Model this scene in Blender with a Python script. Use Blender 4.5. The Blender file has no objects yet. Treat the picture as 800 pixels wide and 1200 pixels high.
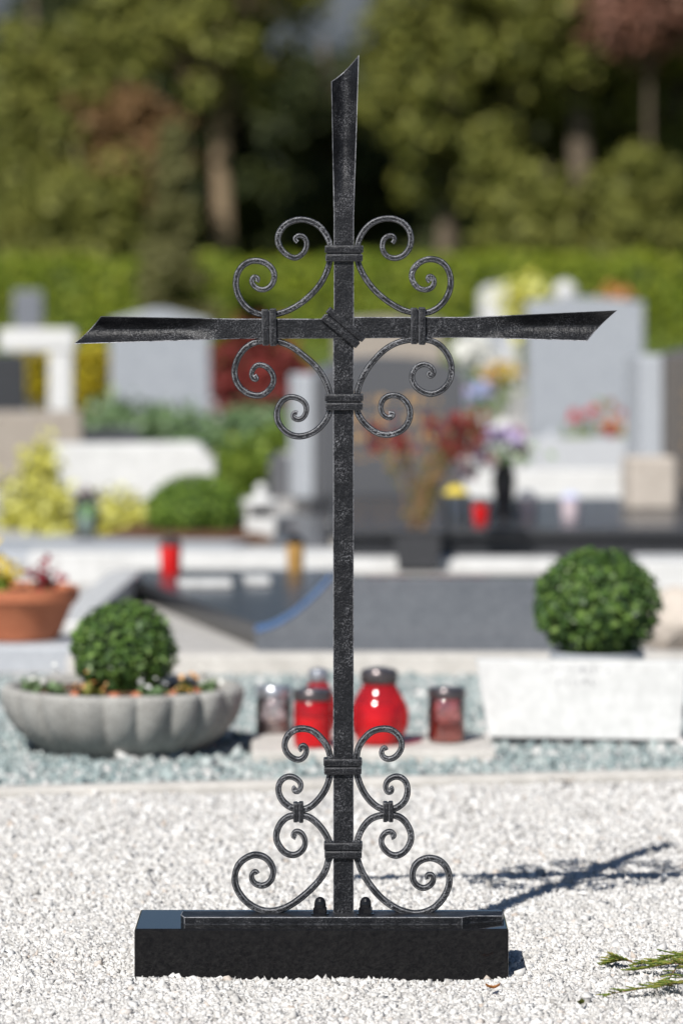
import bpy, bmesh, math, random
import numpy as np
from mathutils import Vector, Matrix, noise

random.seed(7)
rng = np.random.default_rng(11)
R = math.radians
scene = bpy.context.scene
COL = scene.collection

# ------------------------------------------------------------------ camera, sky, sun, exposure
F = 4500.0          # focal length in pixels of the 800x1200 photograph
HZ = 330.0          # horizon row
H = 4000.0 / F      # eye height in metres
cam_d = bpy.data.cameras.new('camera')
cam = bpy.data.objects.new('camera', cam_d); COL.objects.link(cam)
cam.location = (0, 0, H); cam.rotation_euler = (R(90), 0, 0)
cam_d.sensor_fit = 'VERTICAL'; cam_d.sensor_height = 36; cam_d.sensor_width = 24
cam_d.lens = F / 1200 * 36; cam_d.shift_y = -(600 - HZ) / 1200
cam_d.clip_start = 0.1; cam_d.clip_end = 9000
cam_d.dof.use_dof = True; cam_d.dof.focus_distance = 4.955; cam_d.dof.aperture_fstop = 4.1
scene.camera = cam

SUNDIR = Vector((0.509, 1.107, -1.18)).normalized()
w = bpy.data.worlds.new('World'); scene.world = w; w.use_nodes = True
nt = w.node_tree
sky = nt.nodes.new('ShaderNodeTexSky'); sky.sky_type = 'NISHITA'; sky.sun_disc = False
sky.sun_elevation = math.asin(-SUNDIR.z); sky.sun_rotation = math.atan2(-SUNDIR.x, -SUNDIR.y)
sky.altitude = 1200; sky.air_density = 1.0; sky.dust_density = 0.25; sky.ozone_density = 2.5
bg = nt.nodes['Background']; bg.inputs['Strength'].default_value = 0.052
nt.links.new(sky.outputs[0], bg.inputs[0])
sun_d = bpy.data.lights.new('sun', 'SUN'); sun_d.energy = 5.0; sun_d.angle = R(0.53); sun_d.color = (1, 0.965, 0.91)
sun = bpy.data.objects.new('sun', sun_d); COL.objects.link(sun)
sun.rotation_euler = SUNDIR.to_track_quat('-Z', 'Y').to_euler(); sun.location = (-20, -40, 50)
scene.view_settings.view_transform = 'Standard'; scene.view_settings.look = 'None'
scene.view_settings.gamma = 1; scene.view_settings.exposure = 0.27
scene.cycles.max_bounces = 8; scene.cycles.transparent_max_bounces = 12

# ------------------------------------------------------------------ helpers
def P(px, py, Y):
    return Vector(((px - 400) * Y / F, Y, H - (py - HZ) * Y / F))
def S(px, Y): return px * Y / F
def GY(py): return 4000.0 / (py - HZ)     # depth of a ground row

def tag(o, label=None, cat=None, group=None, kind=None):
    if label: o['label'] = label
    if cat: o['category'] = cat
    if group: o['group'] = group
    if kind: o['kind'] = kind
    return o
def thing(name, label, cat, loc=(0, 0, 0), rotz=0, group=None):
    o = bpy.data.objects.new(name, None); COL.objects.link(o)
    o.location = loc; o.rotation_euler = (0, 0, rotz); o.empty_display_size = 0.05
    return tag(o, label, cat, group)
def obj(name, bm, mat, parent=None, smooth=False, loc=None, rotz=0):
    me = bpy.data.meshes.new(name)
    if isinstance(bm, tuple):
        me.from_pydata(*[[*map(tuple, bm[0])], [], bm[1]]); me.update()
    else:
        bmesh.ops.recalc_face_normals(bm, faces=bm.faces[:]) if len(bm.faces) < 40000 else None
        bm.to_mesh(me); bm.free()
    if smooth:
        me.polygons.foreach_set('use_smooth', [True] * len(me.polygons))
    if smooth: me.set_sharp_from_angle(angle=R(38))
    me.materials.append(mat)
    o = bpy.data.objects.new(name, me); COL.objects.link(o)
    if parent: o.parent = parent
    if loc is not None: o.location = loc
    o.rotation_euler = (0, 0, rotz)
    return o
def npmesh(name, verts, faces, mat, parent=None, smooth=False):
    me = bpy.data.meshes.new(name); n = len(verts); m, k = faces.shape
    me.vertices.add(n); me.vertices.foreach_set('co', verts.astype(np.float32).ravel())
    me.loops.add(m * k); me.loops.foreach_set('vertex_index', faces.astype(np.int32).ravel())
    me.polygons.add(m); me.polygons.foreach_set('loop_start', np.arange(0, m * k, k, dtype=np.int32))
    if smooth: me.polygons.foreach_set('use_smooth', np.ones(m, bool))
    me.update(calc_edges=True); me.materials.append(mat)
    o = bpy.data.objects.new(name, me); COL.objects.link(o)
    if parent: o.parent = parent
    return o

def box(bm, c, s, bev=0.0, rot=None, seg=2):
    r = bmesh.ops.create_cube(bm, size=1.0)
    vs = r['verts']
    for v in vs: v.co = Vector((v.co.x * s[0], v.co.y * s[1], v.co.z * s[2]))
    if bev > 0:
        es = list({e for v in vs for e in v.link_edges})
        rr = bmesh.ops.bevel(bm, geom=es, offset=bev, segments=seg, profile=0.5, affect='EDGES')
        vs = list({v for f in rr['faces'] for v in f.verts} | {v for v in vs if v.is_valid})
        seen = set(vs); stack = list(vs)
        while stack:
            v = stack.pop()
            for e in v.link_edges:
                q = e.other_vert(v)
                if q not in seen: seen.add(q); stack.append(q)
        vs = list(seen)
    M = Matrix.Translation(c) @ (rot.to_4x4() if rot else Matrix())
    for v in vs: v.co = M @ v.co
    return bm
def prism(bm, poly, y0, y1, bev=0.0):
    """poly = [(x,z)...] extruded along y."""
    a = [bm.verts.new((x, y0, z)) for x, z in poly]; b = [bm.verts.new((x, y1, z)) for x, z in poly]
    n = len(poly); fs = [bm.faces.new(a), bm.faces.new(b[::-1])]
    for i in range(n): fs.append(bm.faces.new((a[i], b[i], b[(i + 1) % n], a[(i + 1) % n])))
    if bev > 0:
        es = [e for e in {e for f in fs[:2] for e in f.edges}]
        bmesh.ops.bevel(bm, geom=es, offset=bev, segments=2, profile=0.5, affect='EDGES')
    return bm
def lathe(bm, prof, n=32, rf=None, c=(0, 0, 0), cap=True):
    rings = []
    for k, (r, z) in enumerate(prof):
        ring = []
        for i in range(n):
            a = 2 * math.pi * i / n
            q = r * (rf(a, k / max(1, len(prof) - 1)) if rf else 1)
            ring.append(bm.verts.new((c[0] + q * math.cos(a), c[1] + q * math.sin(a), c[2] + z)))
        rings.append(ring)
    for A, B in zip(rings, rings[1:]):
        for i in range(n): bm.faces.new((A[i], A[(i + 1) % n], B[(i + 1) % n], B[i]))
    if cap:
        bm.faces.new(rings[0][::-1]); bm.faces.new(rings[-1])
    return bm
def tube(bm, pts, rad, n=6):
    pts = [Vector(p) for p in pts]; rings = []
    for i, p in enumerate(pts):
        t = (pts[min(i + 1, len(pts) - 1)] - pts[max(i - 1, 0)]).normalized()
        u = t.orthogonal().normalized() if abs(t.z) > 0.99 else t.cross(Vector((0, 0, 1))).normalized()
        v = t.cross(u); r = rad[i] if hasattr(rad, '__len__') else rad
        rings.append([bm.verts.new(p + u * r * math.cos(2 * math.pi * k / n) + v * r * math.sin(2 * math.pi * k / n)) for k in range(n)])
    for A, B in zip(rings, rings[1:]):
        for i in range(n): bm.faces.new((A[i], A[(i + 1) % n], B[(i + 1) % n], B[i]))
    bm.faces.new(rings[0][::-1]); bm.faces.new(rings[-1])
    return bm
def leaf_quads(pos, nrm, size, jitter=0.6, aspect=0.6):
    """rhombic, slightly folded leaves: N positions -> verts, quad faces."""
    n = len(pos)
    nn = nrm + rng.normal(0, jitter, (n, 3)); nn /= np.linalg.norm(nn, axis=1)[:, None] + 1e-9
    a = rng.normal(0, 1, (n, 3)); u = np.cross(nn, a); u /= np.linalg.norm(u, axis=1)[:, None] + 1e-9
    v = np.cross(nn, u)
    s = (size if hasattr(size, '__len__') else np.full(n, size)) * rng.uniform(0.5, 1.45, n)
    s = s[:, None]
    V = np.stack([pos - u * s * .5, pos + v * s * aspect * .5 + nn * s * .1, pos + u * s * .55, pos - v * s * aspect * .5 + nn * s * .1], 1)
    return V.reshape(-1, 3), np.arange(4 * n).reshape(n, 4)
def sphere_pts(n, c, r, flat=None, shell=0.75):
    d = rng.normal(0, 1, (n, 3)); d /= np.linalg.norm(d, axis=1)[:, None]
    q = rng.uniform(shell ** 3, 1, n) ** (1 / 3)
    return np.array(c) + d * np.array(r) * q[:, None], d

# ------------------------------------------------------------------ materials
def mat(name):
    m = bpy.data.materials.new(name); m.use_nodes = True
    return m, m.node_tree, m.node_tree.nodes['Principled BSDF']
def N(t, typ, **kw):
    n = t.nodes.new(typ)
    for k, v in kw.items():
        if k.startswith('i_'):
            key = k[2:]; n.inputs[int(key) if key.isdigit() else key.replace('_', ' ')].default_value = v
        else: setattr(n, k, v)
    return n
def ramp(t, fac, stops):
    r = t.nodes.new('ShaderNodeValToRGB'); e = r.color_ramp.elements
    while len(e) < len(stops): e.new(0.5)
    for el, (p, c) in zip(e, stops): el.position = p; el.color = (*c, 1) if len(c) == 3 else c
    t.links.new(fac, r.inputs[0]); return r.outputs[0]
def stone(name, c1, c2, scale=60, rough=0.5, bump=0.15, spec=0.5, fine=400):
    m, t, b = mat(name)
    tc = N(t, 'ShaderNodeTexCoord')
    n1 = N(t, 'ShaderNodeTexNoise', i_Scale=scale, i_Detail=6.0); t.links.new(tc.outputs['Object'], n1.inputs['Vector'])
    n2 = N(t, 'ShaderNodeTexNoise', i_Scale=fine, i_Detail=2.0); t.links.new(tc.outputs['Object'], n2.inputs['Vector'])
    mx = N(t, 'ShaderNodeMath', operation='ADD'); t.links.new(n1.outputs[0], mx.inputs[0]); t.links.new(n2.outputs[0], mx.inputs[1])
    hf = N(t, 'ShaderNodeMath', operation='MULTIPLY', i_1=0.5); t.links.new(mx.outputs[0], hf.inputs[0])
    t.links.new(ramp(t, hf.outputs[0], [(0.36, c1), (0.64, c2)]), b.inputs['Base Color'])
    bp = N(t, 'ShaderNodeBump', i_Strength=bump, i_Distance=0.004); t.links.new(hf.outputs[0], bp.inputs['Height'])
    t.links.new(bp.outputs[0], b.inputs['Normal'])
    b.inputs['Roughness'].default_value = rough; b.inputs['Specular IOR Level'].default_value = spec
    return m
def island(name, stops, rough=0.6, trans=0.0, spec=0.3):
    """colour varies from piece to piece (leaf, chip)."""
    m, t, b = mat(name)
    g = N(t, 'ShaderNodeNewGeometry')
    c = ramp(t, g.outputs['Random Per Island'], stops)
    t.links.new(c, b.inputs['Base Color']); b.inputs['Roughness'].default_value = rough
    b.inputs['Specular IOR Level'].default_value = spec
    if trans:
        tr = N(t, 'ShaderNodeBsdfTranslucent'); t.links.new(c, tr.inputs[0])
        mx = N(t, 'ShaderNodeMixShader', i_0=trans); t.links.new(b.outputs[0], mx.inputs[1]); t.links.new(tr.outputs[0], mx.inputs[2])
        t.links.new(mx.outputs[0], t.nodes['Material Output'].inputs[0])
    return m
def plain(name, c, rough=0.5, metal=0.0, spec=0.5, coat=0.0, var=0.25, scale=40):
    m, t, b = mat(name)
    tc = N(t, 'ShaderNodeTexCoord'); n1 = N(t, 'ShaderNodeTexNoise', i_Scale=scale, i_Detail=4.0)
    t.links.new(tc.outputs['Object'], n1.inputs['Vector'])
    t.links.new(ramp(t, n1.outputs[0], [(0.3, tuple(x * (1 - var) for x in c)), (0.7, tuple(min(1, x * (1 + var)) for x in c))]), b.inputs['Base Color'])
    b.inputs['Roughness'].default_value = rough; b.inputs['Metallic'].default_value = metal
    b.inputs['Specular IOR Level'].default_value = spec; b.inputs['Coat Weight'].default_value = coat
    return m
def glassy(name, tint, gloss=0.12, rough=0.05):
    m, t, b = mat(name)
    tr = N(t, 'ShaderNodeBsdfTransparent'); tr.inputs[0].default_value = (*tint, 1)
    gl = N(t, 'ShaderNodeBsdfGlossy'); gl.inputs['Roughness'].default_value = rough
    fr = N(t, 'ShaderNodeFresnel', i_IOR=1.5)
    ad = N(t, 'ShaderNodeMath', operation='ADD', i_1=gloss, use_clamp=True); t.links.new(fr.outputs[0], ad.inputs[0])
    mx = N(t, 'ShaderNodeMixShader'); t.links.new(ad.outputs[0], mx.inputs[0]); t.links.new(tr.outputs[0], mx.inputs[1]); t.links.new(gl.outputs[0], mx.inputs[2])
    t.links.new(mx.outputs[0], t.nodes['Material Output'].inputs[0])
    return m
def iron_mat(name, patina, base, edge):
    m, t, b = mat(name)
    tc = N(t, 'ShaderNodeTexCoord')
    def nz(s, d=3.0):
        n = N(t, 'ShaderNodeTexNoise', i_Scale=s, i_Detail=d, i_Roughness=0.65); t.links.new(tc.outputs['Object'], n.inputs['Vector']); return n.outputs[0]
    big = ramp(t, nz(26, 4), [(0.42, (0, 0, 0)), (0.70, (1, 1, 1))])
    fine = ramp(t, nz(620, 3), [(0.50, (0, 0, 0)), (0.68, (1, 1, 1))])
    bv = N(t, 'ShaderNodeBevel', samples=4); bv.inputs['Radius'].default_value = 0.0022
    ge = N(t, 'ShaderNodeNewGeometry')
    dt = N(t, 'ShaderNodeVectorMath', operation='DOT_PRODUCT'); t.links.new(bv.outputs[0], dt.inputs[0]); t.links.new(ge.outputs['Normal'], dt.inputs[1])
    ed = ramp(t, dt.outputs['Value'], [(0.86, (1, 1, 1)), (0.985, (0, 0, 0))])
    m1 = N(t, 'ShaderNodeMath', operation='MULTIPLY'); t.links.new(big, m1.inputs[0]); t.links.new(fine, m1.inputs[1])
    m1b = N(t, 'ShaderNodeMath', operation='MULTIPLY', i_1=patina); t.links.new(m1.outputs[0], m1b.inputs[0])
    base_f = N(t, 'ShaderNodeMath', operation='MULTIPLY', i_1=base); t.links.new(fine, base_f.inputs[0])
    ef = N(t, 'ShaderNodeMath', operation='MULTIPLY'); t.links.new(ed, ef.inputs[0]); t.links.new(ramp(t, nz(110, 4), [(0.30, (0, 0, 0)), (0.55, (1, 1, 1))]), ef.inputs[1])
    e2 = N(t, 'ShaderNodeMath', operation='MULTIPLY', i_1=edge); t.links.new(ef.outputs[0], e2.inputs[0])
    a1 = N(t, 'ShaderNodeMath', operation='MAXIMUM'); t.links.new(m1b.outputs[0], a1.inputs[0]); t.links.new(e2.outputs[0], a1.inputs[1])
    a2 = N(t, 'ShaderNodeMath', operation='MAXIMUM'); t.links.new(a1.outputs[0], a2.inputs[0]); t.links.new(base_f.outputs[0], a2.inputs[1])
    mx = N(t, 'ShaderNodeMix', data_type='RGBA'); mx.inputs['A'].default_value = (0.007, 0.0075, 0.0095, 1); mx.inputs['B'].default_value = (0.44, 0.445, 0.475, 1)
    t.links.new(a2.outputs[0], mx.inputs['Factor']); t.links.new(mx.outputs['Result'], b.inputs['Base Color'])
    ad = N(t, 'ShaderNodeMath', operation='ADD'); t.links.new(nz(420, 3), ad.inputs[0])
    n3 = nz(70, 2); mm = N(t, 'ShaderNodeMath', operation='MULTIPLY', i_1=2.5); t.links.new(n3, mm.inputs[0]); t.links.new(mm.outputs[0], ad.inputs[1])
    bp = N(t, 'ShaderNodeBump', i_Strength=0.5, i_Distance=0.0016); t.links.new(ad.outputs[0], bp.inputs['Height']); t.links.new(bv.outputs[0], bp.inputs['Normal'])
    t.links.new(bp.outputs[0], b.inputs['Normal'])
    b.inputs['Metallic'].default_value = 0.1; b.inputs['Roughness'].default_value = 0.4; b.inputs['Specular IOR Level'].default_value = 0.28
    return m

IRON = iron_mat('wrought_iron', 0.42, 0.05, 1.3); IRON_S = iron_mat('wrought_iron_rubbed', 1.0, 0.13, 1.2); IRON_C = iron_mat('wrought_iron_strap', 0.28, 0.045, 1.3)
BLACKPAINT = plain('black_gloss', (0.012, 0.012, 0.014), 0.22, 0.3)
BGRAN = stone('black_granite', (0.006, 0.006, 0.007), (0.014, 0.0137, 0.014), 160, 0.04, 0.002, 0.17, 900)
BGRAN2 = stone('dark_granite', (0.022, 0.023, 0.026), (0.06, 0.062, 0.068), 120, 0.25, 0.02, 0.5, 300)
GGRAN = stone('grey_granite', (0.12, 0.13, 0.15), (0.20, 0.21, 0.235), 90, 0.32, 0.02, 0.5, 260)
DGREY = stone('dark_grey_granite', (0.075, 0.077, 0.085), (0.12, 0.122, 0.13), 90, 0.3, 0.02, 0.5, 260)
LGREY = stone('light_grey_granite', (0.32, 0.34, 0.37), (0.45, 0.47, 0.5), 70, 0.5, 0.05, 0.4, 220)
TAN = stone('tan_sandstone', (0.26, 0.225, 0.19), (0.37, 0.33, 0.285), 30, 0.8, 0.1, 0.2, 160)
BEIGE = stone('beige_stone', (0.42, 0.37, 0.32), (0.56, 0.5, 0.44), 30, 0.8, 0.1, 0.2, 160)
MARBLE = stone('white_marble', (0.5069, 0.5069, 0.4992), (0.6298, 0.6298, 0.6221), 14, 0.4, 0.02, 0.4, 60)
KERB = stone('kerb_concrete', (0.42, 0.40, 0.37), (0.60, 0.575, 0.54), 25, 0.85, 0.3, 0.2, 260)
CAST = stone('cast_stone', (0.2442, 0.2368, 0.222), (0.4144, 0.407, 0.3848), 16, 0.9, 0.9, 0.15, 160)
TERRA = stone('terracotta', (0.36, 0.115, 0.055), (0.5, 0.18, 0.09), 20, 0.75, 0.1, 0.3, 120)
SOIL = stone('soil', (0.05, 0.03, 0.02), (0.16, 0.085, 0.05), 60, 0.95, 0.6, 0.1, 300)
SILVER = plain('zinc', (0.5, 0.51, 0.54), 0.32, 0.8)
DARKMETAL = plain('dark_metal', (0.13, 0.11, 0.11), 0.3, 0.7)
GOLD = plain('gold_lettering', (0.55, 0.33, 0.13), 0.5, 0.2)
GREYINK = plain('faded_lettering', (0.3, 0.3, 0.31), 0.6)
WAXRED = plain('red_wax', (0.85, 0.25, 0.25), 0.4)
WAXWHITE = plain('white_wax', (0.8, 0.75, 0.65), 0.5)
WAXORANGE = plain('orange_wax', (0.85, 0.42, 0.25), 0.4)
WAXYELLOW = plain('yellow_wax', (0.42, 0.24, 0.07), 0.5)
def redglass(name, c, tr=0.35):
    m, t, b = mat(name)
    b.inputs['Base Color'].default_value = (*c, 1); b.inputs['Roughness'].default_value = 0.08
    b.inputs['Coat Weight'].default_value = 0.8; b.inputs['Coat Roughness'].default_value = 0.1
    tp = N(t, 'ShaderNodeBsdfTransparent'); tp.inputs[0].default_value = (0.9, 0.12, 0.12, 1)
    mx = N(t, 'ShaderNodeMixShader', i_0=tr); t.links.new(b.outputs[0], mx.inputs[1]); t.links.new(tp.outputs[0], mx.inputs[2])
    t.links.new(mx.outputs[0], t.nodes['Material Output'].inputs[0])
    return m
REDGLASS = redglass('red_glass', (0.55, 0.03, 0.045), 0.66)
REDPLASTIC = plain('red_plastic', (0.62, 0.012, 0.012), 0.25, 0, 0.5, 0.3)
PINKGLASS = glassy('pink_glass', (0.99, 0.86, 0.87), .1); CLEAR = glassy('clear_glass', (0.93, 0.95, 0.95))
GREENGLASS = glassy('green_glass', (0.62, 0.82, 0.74), 0.2)
BARK = stone('bark', (0.0825, 0.06375, 0.045), (0.18, 0.1425, 0.105), 8, 0.95, 0.8, 0.1, 60)
BARK2 = stone('pale_bark', (0.17, 0.1232, 0.0765), (0.306, 0.2295, 0.153), 8, 0.95, 0.8, 0.1, 60)
TWIGBARK = plain('twig', (0.2, 0.12, 0.06), 0.8)
BOX = island('boxwood_leaf', [(0, (0.03437, 0.075, 0.02475)), (0.5, (0.07812, 0.1562, 0.03025)), (0.85, (0.1406, 0.2375, 0.04813)), (1, (0.2188, 0.325, 0.0825))], 0.45, 0.15, 0.45)
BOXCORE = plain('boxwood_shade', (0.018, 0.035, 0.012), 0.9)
HEDGE = island('hedge_leaf', [(0, (0.09256, 0.1455, 0.01164)), (0.6, (0.1943, 0.2506, 0.01746)), (1, (0.3148, 0.3394, 0.0291))], 0.6, 0.2)
def leafm(name, a, b_, c): return island(name, [(0, a), (0.55, b_), (1, c)], 0.6, 0.14, 0.25)
LEAF_O = leafm('olive_leaf', (0.06942, 0.07915, 0.0141), (0.1536, 0.1629, 0.03172), (0.2726, 0.2678, 0.06168))
LEAF_D = leafm('dark_leaf', (0.01872, 0.02574, 0.00819), (0.04095, 0.05265, 0.01638), (0.0702, 0.0819, 0.02574))
LEAF_B = leafm('brown_leaf', (0.105, 0.056, 0.021), (0.2013, 0.1137, 0.049), (0.28, 0.175, 0.07875))
LEAF_R = leafm('russet_leaf', (0.1274, 0.0546, 0.0364), (0.2366, 0.1092, 0.07644), (0.3276, 0.182, 0.1274))
LEAF_G = leafm('thuja_leaf', (0.07935, 0.07762, 0.02657), (0.1488, 0.1466, 0.05123), (0.2183, 0.207, 0.08538))
LEAF_Y = leafm('golden_leaf', (0.3591, 0.3453, 0.04144), (0.5801, 0.5525, 0.1036), (0.7597, 0.7597, 0.29))
LEAF_YB = leafm('yellow_leaf', (0.26, 0.2, 0.006), (0.42, 0.33, 0.01), (0.5, 0.42, 0.03))
LEAF_M = leafm('bright_leaf', (0.0759, 0.132, 0.0132), (0.1391, 0.209, 0.022), (0.2277, 0.297, 0.044))
DOMELEAF = leafm('dome_leaf', (0.056, 0.112, 0.016), (0.12, 0.208, 0.0256), (0.224, 0.32, 0.048))
BROWNGR = stone('brown_granite', (0.085, 0.076, 0.07), (0.13, 0.118, 0.108), 90, 0.3, 0.02, 0.5, 260)
MIDGREY = stone('mid_grey_granite', (0.25, 0.27, 0.30), (0.34, 0.36, 0.39), 25, 0.5, 0.05, 0.4, 220)
LEAF_P = leafm('pale_leaf', (0.10, 0.17, 0.07), (0.17, 0.26, 0.12), (0.26, 0.35, 0.19))
LEAF_RED = leafm('red_leaf', (0.10, 0.018, 0.014), (0.2, 0.035, 0.03), (0.3, 0.06, 0.05))
LEAF_SPR = leafm('sprig_leaf', (0.06, 0.11, 0.015), (0.15, 0.2, 0.03), (0.34, 0.26, 0.07))
STEM_OR = leafm('orange_stem_leaf', (0.08, 0.11, 0.02), (0.15, 0.15, 0.035), (0.33, 0.15, 0.06))
PET_RED = leafm('red_petal', (0.35, 0.02, 0.02), (0.55, 0.03, 0.04), (0.65, 0.12, 0.1))
PET_PINK = leafm('pink_petal', (0.5, 0.32, 0.36), (0.65, 0.48, 0.52), (0.72, 0.62, 0.66))
PET_LILAC = leafm('lilac_petal', (0.36, 0.26, 0.5), (0.5, 0.4, 0.62), (0.62, 0.55, 0.72))
PET_WHITE = leafm('white_petal', (0.6, 0.6, 0.56), (0.75, 0.75, 0.7), (0.82, 0.82, 0.8))
PET_YEL = leafm('yellow_petal', (0.5, 0.34, 0.02), (0.65, 0.48, 0.04), (0.75, 0.6, 0.1))
PET_BLUE = leafm('blue_petal', (0.25, 0.3, 0.55), (0.4, 0.45, 0.7), (0.55, 0.6, 0.8))
PET_OR = leafm('orange_petal', (0.5, 0.2, 0.05), (0.6, 0.3, 0.1), (0.7, 0.42, 0.2))
PET_DRED = leafm('maroon_petal', (0.16, 0.01, 0.02), (0.28, 0.02, 0.04), (0.4, 0.04, 0.06))
GRAVEL = island('white_gravel_stone', [(0, (0.30, 0.288, 0.275)), (0.08, (0.44, 0.428, 0.412)), (0.35, (0.55, 0.537, 0.52)), (0.8, (0.625, 0.615, 0.60)), (0.95, (0.70, 0.695, 0.685)), (1, (0.46, 0.40, 0.35))], 0.85, 0, 0.2)
TEAL = island('teal_chip', [(0, (0.1837, 0.235, 0.2411)), (0.5, (0.3062, 0.3655, 0.3617)), (0.85, (0.4491, 0.4786, 0.4694)), (1, (0.6328, 0.6004, 0.5856))], 0.45, 0, 0.4)
GROUND = stone('pale_gravel_ground', (0.306, 0.2932, 0.2805), (0.527, 0.5142, 0.4972), 55, 0.95, 0.6, 0.1, 240)
TEALBED = stone('teal_bed', (0.1888, 0.255, 0.26), (0.4012, 0.459, 0.45), 60, 0.8, 0.4, 0.2, 200)
GRASS = stone('lawn_grass', (0.06, 0.09, 0.015), (0.13, 0.17, 0.03), 3, 0.95, 0.5, 0.1, 30)
PGRAN = stone('polished_grey_granite', (0.10, 0.11, 0.125), (0.17, 0.18, 0.2), 90, 0.07, 0.005, 0.5, 260)
ROCK = stone('grey_mountain_rock', (0.06, 0.07, 0.08), (0.10, 0.11, 0.12), 0.004, 0.95, 0.3, 0.1, 0.03)  # distance haze is mixed into the blue-grey of the hill rock

# ------------------------------------------------------------------ ground, lawn, hills
def sheet(name, x0, x1, y0, y1, z, m, kind='structure'):
    bm = bmesh.new(); vs = [bm.verts.new(p) for p in ((x0, y0, z), (x1, y0, z), (x1, y1, z), (x0, y1, z))]; bm.faces.new(vs)
    o = obj(name, bm, m); o['kind'] = kind; return o
sheet('ground', -600, 600, -60, 1200, -0.008, GROUND)
sheet('lawn', -60, 60, 36, 110, -0.002, GRASS)
bm = bmesh.new(); prev = None
for i in range(81):
    x = -2600 + i * 65
    hh = 330 + 120 * noise.noise(Vector((x * .0016, 3.1, 0))) + 45 * noise.noise(Vector((x * .007, 1.3, 0)))
    cur = [bm.verts.new((x + 30 * noise.noise(Vector((x, z * .01, 5))), 3000 + 900 * z / 6.0, hh * math.sin(z / 6 * math.pi / 2))) for z in range(7)]
    if prev:
        for k in range(6): bm.faces.new((prev[k], cur[k], cur[k + 1], prev[k + 1]))
    prev = cur
o = obj('hills', bm, ROCK, smooth=True); o['kind'] = 'structure'

# loose chippings: angular eight-cornered stones
def chips(name, n, x0, x1, yfun, size, m, zf, keep=None):
    x = rng.uniform(x0, x1, n); y = yfun(n)
    if keep is not None:
        k = keep(x, y); x, y = x[k], y[k]; n = len(x)
    s = size * rng.lognormal(0, 0.34, n)
    z = zf(x, y) + rng.uniform(-0.28, 0.28, n) * s
    cube = np.array([[sx, sy, sz] for sx in (-.5, .5) for sy in (-.5, .5) for sz in (-.5, .5)])
    octa = np.array([[.7, 0, 0], [0, .7, 0], [-.7, 0, 0], [0, -.7, 0], [0, 0, .7], [0, 0, -.7]])
    no = int(n * .93); V = cube[None] * (1 + rng.uniform(-.42, .32, (n, 8, 3)))
    Vo = octa[None] * (1 + rng.uniform(-.3, .3, (n, 6, 3))) + rng.uniform(-.2, .2, (n, 6, 3)); V[:no, :6] = Vo[:no]
    V = V * np.stack([rng.uniform(.8, 1.35, n), rng.uniform(.7, 1.1, n), rng.uniform(.5, .9, n)], 1)[:, None]
    ax = rng.normal(0, 1, (n, 4)); ax /= np.linalg.norm(ax, axis=1)[:, None]
    w_, a, b, c = ax.T
    Rm = np.stack([1 - 2 * (b * b + c * c), 2 * (a * b - c * w_), 2 * (a * c + b * w_), 2 * (a * b + c * w_), 1 - 2 * (a * a + c * c), 2 * (b * c - a * w_),
                   2 * (a * c - b * w_), 2 * (b * c + a * w_), 1 - 2 * (a * a + b * b)], 1).reshape(n, 3, 3)
    V = np.einsum('nij,nkj->nki', Rm, V) * s[:, None, None] + np.stack([x, y, z], 1)[:, None]
    f = np.array([[0, 1, 3, 2], [4, 6, 7, 5], [0, 4, 5, 1], [2, 3, 7, 6], [0, 2, 6, 4], [1, 5, 7, 3]])
    f = np.concatenate([f[:, [0, 1, 2]], f[:, [0, 2, 3]]]); fo = np.array([[0, 1, 4], [1, 2, 4], [2, 3, 4], [3, 0, 4], [1, 0, 5], [2, 1, 5], [3, 2, 5], [0, 3, 5]])
    Vall = np.concatenate([V[:no, :6].reshape(-1, 3), V[no:].reshape(-1, 3)])
    Fall = np.concatenate([((np.arange(no) * 6)[:, None, None] + fo[None]).reshape(-1, 3), (no * 6 + (np.arange(n - no) * 8)[:, None, None] + f[None]).reshape(-1, 3)])
    o = npmesh(name, Vall, Fall, m); o['kind'] = 'stuff'
    return o
BX0, BX1, BY0, BY1, BTOP = -0.2635, 0.2125, 4.892, 5.043, 0.0642
def und(x, y):
    d = np.hypot(np.maximum(np.maximum(BX0 - x, x - BX1), 0), np.maximum(np.maximum(BY0 - y, y - BY1), 0))
    bank = np.exp(-d / .022) * (-.002 + .0015 * np.sin(x * 23 + 1) + .018 * np.clip(x - .02, 0, .3))
    return bank - .0015 + 0.0022 * np.sin(x * 9 + 1.3 * y) * np.cos(y * 7 - x * 3) + 0.001 * np.sin(x * 31 + y * 17)
kerbY = lambda x: 6.60 + (x + 0.587) * 0.2
def kp(x, y): return (y < kerbY(x) - 0.005) & ~((x > BX0 + .004) & (x < BX1 - .004) & (y > BY0 + .004) & (y < BY1 - .004))
chips('gravel', 175000, -0.70, 0.72, lambda n: rng.uniform(4.48, 5.36, n), 0.0044, GRAVEL, und, kp)
chips('gravel', 74000, -0.76, 0.78, lambda n: rng.uniform(5.36, 5.98, n), 0.0051, GRAVEL, und, kp)
chips('gravel', 66000, -0.9, 0.95, lambda n: rng.uniform(5.98, 6.95, n), 0.0061, GRAVEL, und, kp)
def kp2(x, y): return kp(x, y) & ~((np.abs(x - .01) < 0.71) & (y > 4.48))
chips('gravel', 32000, -2.0, 2.0, lambda n: rng.uniform(3.6, 6.9, n), 0.0085, GRAVEL, und, kp2)

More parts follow.
